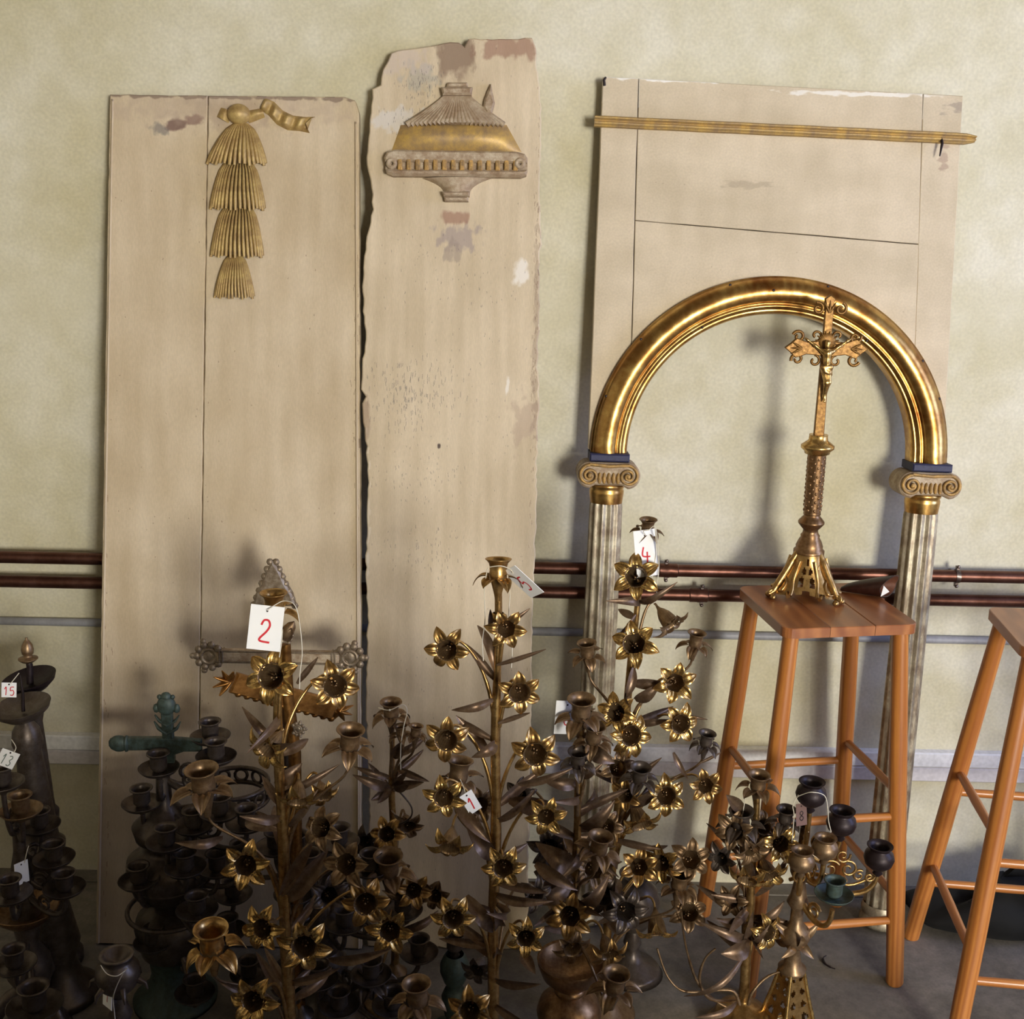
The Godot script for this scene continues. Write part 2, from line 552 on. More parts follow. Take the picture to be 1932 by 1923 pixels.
# ------------------------------------------------------------------ pipes and trunking on the wall
func pipe(called: String, label: String, y: float, r: float, off: float, m: Material, clips: Array, joints: Array) -> void:
	var z := WALL + off
	var root := thing(called, label, "pipe", Vector3(0, y, z))
	var b := Mb.new()
	b.tube(PackedVector3Array([Vector3(-2.99, 0, 0), Vector3(-1, 0, 0), Vector3(1, 0, 0), Vector3(3.19, 0, 0)]), [r], 20)
	part("pipe_run", b, m, root)
	for x in clips:
		b = Mb.new()
		b.lathe([Vector2(r + 0.0005, -0.005), Vector2(r + 0.0015, -0.005), Vector2(r + 0.0015, -0.005), Vector2(r + 0.0015, 0.005), Vector2(r + 0.0015, 0.005), Vector2(r + 0.0005, 0.005)], 20, Transform3D(Basis(Vector3.BACK, PI / 2), Vector3(x, 0, 0)))
		for s in [-1, 1]:
			b.box(Vector3(x - 0.004, s * (r + 0.005) - 0.005, -0.004), Vector3(x + 0.004, s * (r + 0.005) + 0.005, 0.004), 0.001)
			b.ball(Vector3(x, s * (r + 0.009), 0.004), Vector3(0.0045, 0.004, 0.004), 8)
		b.tube(PackedVector3Array([Vector3(x, 0, -r), Vector3(x, 0, -off + 0.001)]), [0.005], 8)
		part("pipe_clip", b, mat("copper") if x < 0 else mat("steel_clip"), root)
	for x in joints:
		b = Mb.new()
		b.lathe([Vector2(r, -0.022), Vector2(r + 0.002, -0.02), Vector2(r + 0.002, -0.02), Vector2(r + 0.002, -0.004), Vector2(r + 0.0032, 0), Vector2(r + 0.002, 0.004), Vector2(r + 0.002, 0.02), Vector2(r + 0.002, 0.02), Vector2(r, 0.022)], 20, Transform3D(Basis(Vector3.BACK, PI / 2), Vector3(x, 0, 0)))
		part("pipe_joint", b, m, root)

func services() -> void:
	pipe("copper_pipe", "upper of the two copper pipes running along the plaster wall", 0.827, 0.0142, 0.045, mat("copper"), [-1.9, 0.355, 1.02], [0.36])
	pipe("copper_pipe", "lower of the two copper pipes running along the plaster wall", 0.769, 0.0142, 0.045, mat("copper"), [-1.7, 0.44, 1.25], [0.432])
	pipe("conduit_pipe", "thin grey painted conduit on the wall below the copper pipes", 0.66, 0.0095, 0.0105, mat("conduit_paint"), [], [])
	var root := Node3D.new()
	root.name = "trim_1"
	root.set_meta("kind", "structure")
	add_child(root)
	root.position = Vector3(0, 0.335, WALL)
	var m := Mb.new()
	m.box(Vector3(-2.99, 0.002, 0), Vector3(3.19, 0.04, 0.022), 0.003)
	part("trunking_cover", m, mat("trunking_white"), root)
	m = Mb.new()
	m.box(Vector3(-2.99, -0.036, 0), Vector3(3.19, 0.001, 0.02), 0.003)
	part("trunking_base", m, mat("trunking_grey"), root)

# ------------------------------------------------------------------ boards leaning on the wall
func leaning(root: Node3D, x: float, foot: float, top_y: float, top_z: float, thick: float) -> void:
	var a := -atan((foot - top_z) / top_y)
	root.position = Vector3(x, thick * sin(-a), foot)
	root.basis = Basis(Vector3.RIGHT, a)

func ragged(p: PackedVector2Array, step: float, amount: float, s: int) -> PackedVector2Array:
	var n := FastNoiseLite.new()
	n.seed = s
	n.frequency = 0.9
	var out := PackedVector2Array()
	var run := 0.0
	for k in p.size():
		var a := p[k]
		var b := p[(k + 1) % p.size()]
		var c := maxi(1, int(a.distance_to(b) / step))
		var nor := (b - a).normalized().orthogonal()
		for j in c:
			var q := a.lerp(b, float(j) / c)
			run += step * 100.0
			out.append(q + nor * (n.get_noise_1d(run) * amount if j > 0 else 0.0))
	return out

func plain_board() -> void:
	var root := thing("panel_board", "wide cream painted board of two planks with a carved tassel drop, leaning on the wall", "board")
	leaning(root, -0.6, -2.298, 1.845, -2.571, 0.026)
	var all := ons(root, [207, 178, 677, 184, 682, 1792, 181, 1783])
	all[2].y = 0.0
	all[3].y = 0.0
	var box := bounds(all)
	var uv := Rect2(box.position.x, box.end.y, box.size.x, -box.size.y)
	var paint := board_paint("cream_paint", Color(0.72, 0.645, 0.53), Color(0.815, 0.75, 0.65), 101, [
		[0.02, 0.09, 0.012, 0.07, Color(0.36, 0.2, 0.17), 0.75, 0.5], [0.012, 0.25, 0.008, 0.14, Color(0.42, 0.28, 0.22), 0.5, 0.6], [0.5, 0.002, 0.6, 0.003, Color(0.4, 0.33, 0.28), 0.8, 0.9],
		[0.32, 0.034, 0.05, 0.007, Color(0.37, 0.26, 0.24), 0.8, 0.5], [0.27, 0.04, 0.03, 0.01, Color(0.45, 0.43, 0.42), 0.7, 0.7], [0.39, 0.028, 0.04, 0.006, Color(0.38, 0.24, 0.22), 0.6, 0.6], [0.5, 0.012, 0.5, 0.02, Color(0.66, 0.58, 0.52), 0.35, 0.6], [0.52, 0.02, 0.2, 0.02, Color(0.6, 0.52, 0.46), 0.3, 0.8],
		[0.985, 0.03, 0.02, 0.02, Color(0.86, 0.82, 0.78), 0.8, 0.8], [0.985, 0.018, 0.015, 0.012, Color(0.42, 0.2, 0.12), 0.7, 0.6]],
		[[0.5, 0.5, 0.5, 0.6, 120, 3, Color(0.42, 0.34, 0.28)], [0.04, 0.5, 0.03, 0.5, 120, 14, Color(0.5, 0.4, 0.32)], [0.97, 0.3, 0.02, 0.3, 80, 12, Color(0.5, 0.42, 0.35)]])
	var s0 := on(root, 392, 180)
	var s1 := on(root, 371, 1700)
	var xb := s1.x + (s1.x - s0.x) * s1.y / (s0.y - s1.y)
	var gap := 0.0009
	var top0 := all[0].lerp(all[1], (s0.x - all[0].x) / (all[1].x - all[0].x)).y
	for k in 2:
		var p := PackedVector2Array([all[0], Vector2(s0.x - gap, top0), Vector2(xb - gap, 0), all[3]]) if k == 0 else PackedVector2Array([Vector2(s0.x + gap, top0), all[1], all[2], Vector2(xb + gap, 0)])
		if k == 1:   # the knocked corner
			p = PackedVector2Array([p[0], p[1] + Vector2(-0.03, 0.001), p[1] + Vector2(-0.008, -0.006), p[1] + Vector2(0.0, -0.03), p[2], p[3]])
		var m := Mb.new()
		m.prism(ragged(p, 0.02, 0.0016, 5 + k), 0.0, -0.026, 0.002, Transform3D.IDENTITY, uv)
		part("plank", m, paint, root)
	var m2 := Mb.new()   # a thin strip along the outer edges
	for e in [[all[0] + Vector2(0.006, -0.01), all[3] + Vector2(0.006, 0.002)], [all[1] + Vector2(-0.006, -0.05), all[2] + Vector2(-0.006, 0.002)]]:
		m2.tube(PackedVector3Array([Vector3(e[0].x, e[0].y, 0), Vector3(e[1].x, e[1].y, 0)]), [0.004], 6, true, 0.6)
	part("edge_bead", m2, paint, root)
	# carved drop: a boss with ribbon, then four tassels
	var gm := mat("gilding_matt")
	var c := on(root, 452, 217)
	var m := Mb.new()
	m.ball(Vector3(c.x, c.y, 0.006), Vector3(0.0245, 0.021, 0.022), 20)
	part("boss", m, gm, root)
	for e in [[[416, 203, 408, 220, 432, 233, 440, 212], 0], [[468, 208, 497, 203, 500, 222, 470, 234], 1]]:
		var q := ons(root, e[0])
		var rows := []
		for r in 7:
			var row := PackedVector3Array()
			for k in 7:
				var u := k / 6.0
				var w := r / 6.0
				var p: Vector2 = q[0].lerp(q[1], u).lerp(q[3].lerp(q[2], u), w)
				row.append(Vector3(p.x, p.y, 0.013 * sin(PI * clampf(w, 0.0, 1.0)) * (1.0 - 0.5 * absf(u - 0.5)) - 0.001))
			rows.append(row)
		m = Mb.new()
		m.grid(rows)
		part("bow_loop", m, gm, root)
	var mid := [[497, 197, 22], [512, 205, 25], [528, 222, 26], [548, 232, 27], [570, 234, 26], [590, 236, 30]]
	var rows := []
	for k in 26:
		var f := k / 25.0 * 4.999
		var j := int(f)
		var a := on(root, mid[j][0], mid[j][1])
		var b := on(root, mid[j + 1][0], mid[j + 1][1])
		var p := a.lerp(b, f - j)
		var w: float = lerpf(mid[j][2], mid[j + 1][2], f - j) / 1700.0
		var row := PackedVector3Array()
		for s in 7:
			var u := s / 3.0 - 1.0
			var notch := (0.012 * (1.0 - absf(u)) if k == 25 else 0.0)
			row.append(Vector3(p.x + u * 0.006 - notch, p.y + u * w * 0.95, (0.010 + 0.006 * sin(f * 5.2)) * (1.0 if absf(u) < 0.9 else 0.0)))
		rows.append(row)
	m = Mb.new()
	m.grid(rows)
	part("ribbon_tail", m, gm, root)
	for h in [[455, 234, 317, 12, 53, 447], [450, 310, 402, 26, 49, 449], [449, 394, 491, 26, 47, 448], [444, 482, 568, 12, 36, 443]]:
		var top := on(root, h[0], h[1])
		var bot := on(root, h[5], h[2])
		husk(root, top, bot, h[3] / 845.0, h[4] / 845.0, gm)

func husk(root: Node3D, top: Vector2, bot: Vector2, w0: float, w1: float, m: Material) -> void:
	var b := Mb.new()
	var strands := 17
	for k in strands:
		var u := (k + 0.5) / strands * 2.0 - 1.0
		var path := PackedVector3Array()
		var radii := []
		for j in 8:
			var f := j / 7.0
			var spread := lerpf(w0, w1, pow(f, 0.62)) * sin(u * PI / 2 * 0.94)
			var y := lerpf(top.y, bot.y + absf(sin(k * 2.3)) * 0.006 + u * u * 0.006, f)
			path.append(Vector3(lerpf(top.x, bot.x, f) + spread, y, cos(u * PI / 2 * 0.94) * (0.006 + 0.017 * sin(f * 2.2)) + 0.001))
			radii.append(lerpf(0.0022, w1 / strands * 1.5, pow(f, 0.6)) * (0.75 if j == 7 else 1.0))
		b.tube(path, radii, 6, true, 0.8)
	part("tassel", b, m, root)

func urn_board() -> void:
	var root := thing("panel_board", "narrow ragged-edged cream plank with a carved urn relief near its top", "board")
	leaning(root, -0.13, -2.31, 1.97, -2.570, 0.024)
	var px := [738, 100, 762, 93, 800, 88, 826, 84, 850, 79, 866, 80, 876, 88, 884, 73, 940, 73, 1004, 71, 1011, 90, 1016, 150, 1019, 190, 1021, 240, 1018, 330, 1020, 400, 1021, 450, 1018, 520, 1017, 600, 1015, 680, 1017, 750, 1014, 800, 1012, 950, 1009, 1060, 1005, 1150, 1003, 1300, 1000, 1450, 996, 1700, 994, 1797, 694, 1790, 697, 1500, 693, 1400, 690, 1330, 693, 1250, 691, 1200, 694, 1150, 689, 1060, 693, 1000, 692, 960, 694, 900, 688, 820, 683, 762, 690, 748, 681, 735, 683, 690, 690, 640, 687, 610, 683, 540, 690, 460, 699, 420, 704, 395, 699, 340, 692, 310, 695, 260, 700, 200, 702, 168, 718, 160, 723, 130]
	var all := ons(root, px)
	var box := bounds(all)
	for k in all.size():
		all[k].y = maxf(all[k].y, 0.0)
	box = bounds(all)
	var uv := Rect2(box.position.x, box.end.y, box.size.x, -box.size.y)
	var dark := Color(0.36, 0.34, 0.34)
	var paint := board_paint("ragged_paint", Color(0.73, 0.66, 0.55), Color(0.835, 0.77, 0.67), 131, [
		[0.5, 0.018, 0.12, 0.028, Color(0.5, 0.41, 0.34), 0.85, 0.35], [0.8, 0.01, 0.2, 0.012, Color(0.52, 0.36, 0.3), 0.6, 0.5], [0.53, 0.205, 0.12, 0.014, Color(0.62, 0.56, 0.54), 0.8, 0.7], [0.51, 0.185, 0.09, 0.008, Color(0.56, 0.4, 0.33), 0.7, 0.4], [0.5, 0.219, 0.05, 0.012, Color(0.58, 0.52, 0.48), 0.6, 0.8],
		[0.3, 0.042, 0.1, 0.014, Color(0.6, 0.6, 0.58), 0.5, 0.8], [0.18, 0.085, 0.16, 0.012, Color(0.82, 0.82, 0.84), 0.6, 0.8], [0.22, 0.02, 0.14, 0.02, Color(0.78, 0.72, 0.7), 0.5, 0.8],
		[0.88, 0.24, 0.05, 0.013, Color(0.92, 0.9, 0.88), 0.9, 0.45], [0.82, 0.36, 0.012, 0.01, Color(0.92, 0.9, 0.88), 0.8, 0.6], [0.93, 0.4, 0.08, 0.03, Color(0.66, 0.57, 0.5), 0.5, 0.8], [0.44, 0.428, 0.012, 0.0035, Color(0.2, 0.15, 0.14), 0.9, 0.4], [0.03, 0.52, 0.025, 0.1, Color(0.88, 0.84, 0.78), 0.6, 0.8], [0.975, 0.3, 0.02, 0.12, Color(0.6, 0.52, 0.45), 0.5, 0.9],
		[0.02, 0.4, 0.03, 0.03, Color(0.55, 0.45, 0.36), 0.6, 0.5]],
		[[0.3, 0.365, 0.26, 0.035, 150, 9, dark], [0.25, 0.385, 0.16, 0.03, 60, 8, dark], [0.33, 0.46, 0.3, 0.03, 60, 5, dark], [0.4, 0.545, 0.22, 0.03, 60, 7, dark], [0.5, 0.5, 0.6, 0.7, 330, 3, dark], [0.34, 0.05, 0.14, 0.02, 90, 5, dark], [0.26, 0.085, 0.2, 0.02, 60, 5, dark], [0.5, 0.25, 0.5, 0.05, 60, 4, dark], [0.97, 0.25, 0.02, 0.25, 150, 8, Color(0.45, 0.36, 0.3)]])
	var m := Mb.new()
	m.prism(ragged(all, 0.012, 0.005, 9), 0.0, -0.024, 0.0025, Transform3D.IDENTITY, uv)
	part("plank", m, paint, root)
	# the urn, in relief: finial, gadrooned shoulder, belly, fluted frieze, foot
	var grey := mat("relief_grey")
	var gold := mat("gilding_matt")
	m = Mb.new()
	m.prism(ons(root, [833, 168, 892, 168, 890, 183, 836, 183]), 0.02, 0.0, 0.004)
	m.prism(ons(root, [845, 158, 882, 158, 884, 168, 842, 168]), 0.013, 0.0, 0.003)
	part("finial", m, grey, root)
	m = Mb.new()
	for k in 23:
		var u := (k + 0.5) / 23.0
		var a := on(root, lerpf(838, 886, u), 182)
		var b := on(root, lerpf(764, 955, u), 237)
		var bulge := sin(PI * u)
		var path := PackedVector3Array()
		var radii := []
		for j in 7:
			var f := j / 6.0
			path.append(Vector3(lerpf(a.x, b.x, pow(f, 1.15)), lerpf(a.y, b.y, f), 0.006 + bulge * 0.014 * f))
			radii.append(lerpf(0.003, 0.0068, f))
		m.tube(path, radii, 6)
	part("gadroon_shoulder", m, grey, root)
	m = Mb.new()
	m.prism(ons(root, [914, 190, 922, 170, 927, 160, 930, 178, 934, 196, 928, 216, 918, 216, 912, 204]), 0.014, 0.0, 0.004)
	part("flame", m, grey, root)
	var rows := []
	for r in 9:
		var f := r / 8.0
		var row := PackedVector3Array()
		for k in 17:
			var u := k / 16.0
			var p := on(root, lerpf(lerpf(756, 738, f), lerpf(956, 984, f), u), lerpf(236, 287, f))
			row.append(Vector3(p.x, p.y, (0.004 + 0.018 * sin(PI * clampf(f * 0.85 + 0.08, 0, 1))) * minf(1.0, sqrt(sin(PI * u)) * 1.1)))
		rows.append(row)
	m = Mb.new()
	m.grid(rows)
	part("belly", m, mat("gilding_worn"), root)
	m = Mb.new()
	m.prism(ons(root, [727, 300, 732, 290, 745, 286, 975, 290, 990, 294, 995, 302, 995, 312, 728, 308]), 0.024, 0.0, 0.004)
	m.prism(ons(root, [729, 322, 995, 324, 993, 334, 982, 338, 742, 335, 731, 330]), 0.026, 0.0, 0.005)
	m.prism(ons(root, [729, 304, 995, 308, 995, 326, 729, 324]), 0.016, 0.0, 0.0)
	part("frieze", m, grey, root)
	for k in 14:
		var x := 752 + k * 16.6
		m = Mb.new()
		m.prism(ons(root, [x, 303 + k * 0.2, x + 9, 303 + k * 0.2, x + 9, 325 + k * 0.1, x, 325 + k * 0.1]), 0.0245, 0.015, 0.002)
		part("flute_bar", m, mat("stone_gilt"), root)
	for x in [741, 981]:
		m = Mb.new()
		var p := on(root, x, 312)
		m.lathe([Vector2(0.012, 0), Vector2(0.011, 0.004), Vector2(0.006, 0.005), Vector2(0.003, 0.001)], 14, Transform3D(Basis(Vector3.RIGHT, PI / 2), Vector3(p.x, p.y, 0.022)))
		part("rosette", m, grey, root)
	rows = []
	for r in 9:
		var f := r / 8.0
		var half := lerpf(66, 25, 1.0 - pow(1.0 - f, 2.2))
		var row := PackedVector3Array()
		for k in 13:
			var u := k / 6.0 - 1.0
			var p := on(root, 862 + u * half, lerpf(337, 366, f))
			row.append(Vector3(p.x, p.y, 0.02 * sqrt(maxf(0.0, 1.0 - u * u))))
		rows.append(row)
	m = Mb.new()
	m.grid(rows)
	m.prism(ons(root, [835, 364, 887, 364, 886, 373, 838, 373]), 0.022, 0.0, 0.003)
	m.prism(ons(root, [838, 373, 884, 373, 884, 382, 840, 382]), 0.017, 0.0, 0.003)
	part("urn_foot", m, grey, root)

# ------------------------------------------------------------------ the arched altar frame
func altar_frame() -> void:
	var root := thing("altarpiece", "arched altarpiece with gilded arch moulding on two fluted ionic columns under a cream panel", "altarpiece")
	leaning(root, 0.55, -2.445, 1.88, -2.562, 0.03)
	var all := ons(root, [1138, 145, 1817, 181, 1780, 862, 1110, 846])
	var box := bounds(all)
	var uv := Rect2(box.position.x, box.end.y, box.size.x, -box.size.y)
	var paint := board_paint("frame_paint", Color(0.735, 0.675, 0.575), Color(0.81, 0.75, 0.655), 161, [
		[0.35, 0.004, 0.3, 0.006, Color(0.95, 0.95, 0.95), 0.9, 0.9], [0.7, 0.03, 0.2, 0.006, Color(0.95, 0.95, 0.95), 0.7, 0.9], [0.98, 0.06, 0.05, 0.02, Color(0.5, 0.45, 0.42), 0.5, 0.9], [0.93, 0.19, 0.012, 0.04, Color(0.5, 0.38, 0.34), 0.4, 0.8], [0.4, 0.27, 0.07, 0.01, Color(0.6, 0.54, 0.46), 0.5, 0.8]],
		[[0.5, 0.5, 0.5, 0.6, 60, 3, Color(0.5, 0.43, 0.36)]])
	var l := on(root, 1148, 853)
	var r := on(root, 1748, 872)
	var c := (l + r) / 2
	var along := (r - l).normalized()
	var rad := (r - l).length() / 2
	var hole := PackedVector2Array()
	for k in 49:
		hole.append(c + along.rotated(PI * k / 48.0) * (rad - 0.02))
	hole.append(c - along * (rad - 0.02) - along.orthogonal() * -0.3)
	hole.append(c + along * (rad - 0.02) - along.orthogonal() * -0.3)
	var a0 := ons(root, [1138, 145, 1205, 148, 1203, 412, 1112, 846])
	var seam_l := ons(root, [1205, 148, 1193, 600])
	var seam_r := ons(root, [1742, 177, 1726, 640])
	var cross := ons(root, [1203, 412, 1734, 461])
	cross[0] = seam_l[0].lerp(seam_l[1], (412.0 - 148.0) / (600.0 - 148.0))
	var lb := seam_l[0] + (seam_l[1] - seam_l[0]) * 1.75
	var rb := seam_r[0] + (seam_r[1] - seam_r[0]) * 1.75
	var g := along * 0.0008
	var up := Vector2(-along.y, along.x) * 0.0008
	var planks := [PackedVector2Array([all[0], seam_l[0] - g, lb - g, all[3]]), PackedVector2Array([seam_r[0] + g, all[1], all[2], rb + g]), PackedVector2Array([seam_l[0] + g, seam_r[0] - g, cross[1] - g + up, cross[0] + g + up]), PackedVector2Array([cross[0] + g - up, cross[1] - g - up, rb - g, lb + g])]
	for p in planks:
		for piece in Geometry2D.clip_polygons(p, hole):
			if not Geometry2D.is_polygon_clockwise(piece) or piece.size() > 2:
				var m := Mb.new()
				m.prism(ragged(piece, 0.05, 0.0012, 3), 0.0, -0.026, 0.0012, Transform3D.IDENTITY, uv)
				part("panel", m, paint, root)
	# moulding: a profile swept round the arch, (radial offset from the middle, height above the panel)
	var prof := [Vector2(0.040, 0.0), Vector2(0.040, 0.012), Vector2(0.036, 0.014), Vector2(0.0355, 0.019), Vector2(0.031, 0.024), Vector2(0.022, 0.034), Vector2(0.008, 0.039), Vector2(-0.006, 0.036), Vector2(-0.013, 0.028), Vector2(-0.0145, 0.021), Vector2(-0.018, 0.0205), Vector2(-0.0215, 0.024), Vector2(-0.0255, 0.0225), Vector2(-0.027, 0.017), Vector2(-0.031, 0.0165), Vector2(-0.0345, 0.017), Vector2(-0.038, 0.013), Vector2(-0.0395, 0.005), Vector2(-0.0395, -0.026)]
	var rows := []
	for q in prof:
		var row := PackedVector3Array()
		for k in 97:
			var d := along.rotated(PI * k / 96.0)
			var p = c + d * (rad + q.x)
			row.append(Vector3(p.x, p.y, q.y))
		rows.append(row)
	var m := Mb.new()
	m.grid(rows)
	part("arch_moulding", m, mat("gilding"), root)
	for k in 9:   # nail holes in the gilding
		var d := along.rotated(PI * (0.12 + 0.095 * k + 0.02 * sin(k * 5.0)))
		var p = c + d * (rad + [0.034, 0.033, -0.028, 0.034, 0.01, 0.034, -0.028, 0.034, 0.033][k])
		m = Mb.new()
		m.ball(Vector3(p.x, p.y, [0.021, 0.022, 0.022, 0.021, 0.0385, 0.021, 0.022, 0.021, 0.022][k]), Vector3(0.0032, 0.0032, 0.0015), 8)
		part("nail", m, mat("iron"), root)
	# columns with ionic capitals
	for s in 2:
		var top: Vector2 = l if s == 0 else r
		var foot := on(root, 1100, 1800) if s == 0 else on(root, 1658, 1752)
		foot.y = 0.0
		foot.x = lerpf(top.x, foot.x, 1.0) if s == 1 else top.x + (on(root, 1127, 1380).x - on(root, 1150, 900).x) * top.y / (on(root, 1150, 900).y - on(root, 1127, 1380).y)
		var axis := (top - foot).normalized()
		var place := Transform3D(Basis(Vector3(axis.y, -axis.x, 0), Vector3(axis.x, axis.y, 0), Vector3.BACK), Vector3(top.x, top.y, -0.002))
		var h := (top - foot).length()
		capital(root, place)
		var b := Mb.new()
		var shaft := [Vector2(0.035, -0.108), Vector2(0.037, -0.12)]
		shaft.append_array([Vector2(0.0395, -h * 0.5), Vector2(0.041, -h + 0.06), Vector2(0.041, -h + 0.05)])
		b.lathe(shaft, 120, place, 0.006, 12)
		part("column_shaft", b, mat("column_silver"), root)
		b = Mb.new()
		b.lathe([Vector2(0.041, -h + 0.052), Vector2(0.0435, -h + 0.045), Vector2(0.045, -h + 0.038), Vector2(0.0435, -h + 0.03), Vector2(0.042, -h + 0.026), Vector2(0.046, -h + 0.018), Vector2(0.047, -h + 0.01), Vector2(0.047, -h + 0.0), Vector2(0.0, -h)], 32, place)
		part("column_base", b, mat("column_silver"), root)
	# gilded rail nailed across the panel
	var ra := on(root, 1121, 230)
	var rb2 := on(root, 1836, 264)
	var dir := (rb2 - ra).normalized()
	var tall := Vector2(-dir.y, dir.x)
	rows = []
	for q in [Vector2(0.0108, 0), Vector2(0.0108, 0.016), Vector2(0.0085, 0.021), Vector2(0.005, 0.02), Vector2(0.003, 0.013), Vector2(0.001, 0.0125), Vector2(-0.001, 0.017), Vector2(-0.005, 0.018), Vector2(-0.007, 0.012), Vector2(-0.0085, 0.0115), Vector2(-0.0105, 0.011), Vector2(-0.011, 0)]:
		var row := PackedVector3Array()
		for k in 41:
			var f := k / 40.0
			var p = ra.lerp(rb2, f) + tall * (q.x * (1.0 if f < 0.985 else 0.6) + 0.0002 * sin(f * 37.0))
			row.append(Vector3(p.x, p.y, q.y * (1.0 if f < 0.9 or int(k) % 2 == 0 else 0.85)))
		rows.append(row)
	m = Mb.new()
	m.grid(rows)
	for e in [0, 40]:
		var mid := Vector2.ZERO
		var ring := []
		for row in rows:
			ring.append(m.vert(row[e]))
		for k in ring.size() - 2:
			m.tri(ring[0], ring[k + 1], ring[k + 2])
	part("gilded_rail", m, mat("gilding_worn"), root)
	var n0 := on(root, 1772, 262)
	var n1 := on(root, 1766, 297)
	m = Mb.new()
	m.tube(PackedVector3Array([Vector3(n0.x, n0.y, 0.012), Vector3(n0.x, n0.y - 0.012, 0.02), Vector3(n1.x, n1.y, 0.022)]), [0.0032, 0.003, 0.0015], 7)
	part("bent_nail", m, mat("iron"), root)
	var t0 := on(root, 1141, 150)
	m = Mb.new()
	m.tube(PackedVector3Array([Vector3(t0.x, t0.y - 0.012, 0.0), Vector3(t0.x - 0.002, t0.y - 0.002, 0.004), Vector3(t0.x + 0.002, t0.y + 0.004, 0.003)]), [0.003, 0.003, 0.002], 7)
	part("bent_nail", m, mat("iron"), root)

func capital(root: Node3D, place: Transform3D) -> void:
	var b := Mb.new()
	b.box(Vector3(-0.043, -0.016, -0.03), Vector3(0.043, 0.001, 0.045), 0.003, place)
	part("abacus", b, mat("blue_paint"), root)
	b = Mb.new()   # cushion with a flat top and rolled ends
	var outline := PackedVector2Array()
	for k in 17:
		var a := PI / 2 + PI * k / 16.0
		outline.append(Vector2(-0.042 + 0.0265 * cos(a), -0.0465 + 0.0285 * sin(a)))
	outline.append(Vector2(-0.03, -0.068))
	outline.append(Vector2(0.03, -0.068))
	for k in 17:
		var a := -PI / 2 + PI * k / 16.0
		outline.append(Vector2(0.042 + 0.0265 * cos(a), -0.0465 + 0.0285 * sin(a)))
	b.prism(outline, 0.044, -0.03, 0.004, place)
	part("cushion", b, mat("relief_grey"), root)
	for s in [-1, 1]:
		b = Mb.new()
		var path := PackedVector3Array()
		var radii := []
		for k in 44:
			var f := k / 43.0
			var a = PI / 2 + s * f * TAU * 2.1 * -1.0
			var r := lerpf(0.0235, 0.003, pow(f, 0.8))
			path.append(place * Vector3(s * 0.042 + r * cos(a) * 1.0, -0.0465 + r * sin(a), 0.046 + 0.006 * f))
			radii.append(lerpf(0.0038, 0.0028, f))
		b.tube(path, radii, 6)
		b.ball(place * Vector3(s * 0.042, -0.0465, 0.052), Vector3(0.005, 0.005, 0.004), 10)
		part("volute", b, mat("stone_gilt"), root)
	b = Mb.new()
	b.tube(PackedVector3Array([place * Vector3(-0.042, -0.0225, 0.046), place * Vector3(0, -0.025, 0.049), place * Vector3(0.042, -0.0225, 0.046)]), [0.004], 6)
	for k in 5:
		b.ball(place * Vector3(-0.02 + 0.01 * k, -0.052, 0.045), Vector3(0.005, 0.013, 0.006), 8)
	part("egg_band", b, mat("stone_gilt"), root)
	b = Mb.new()
	b.lathe([Vector2(0.036, -0.066), Vector2(0.039, -0.071), Vector2(0.039, -0.076), Vector2(0.036, -0.08), Vector2(0.038, -0.084), Vector2(0.038, -0.09), Vector2(0.0355, -0.112)], 40, place)
	part("gilt_neck", b, mat("gilding"), root)

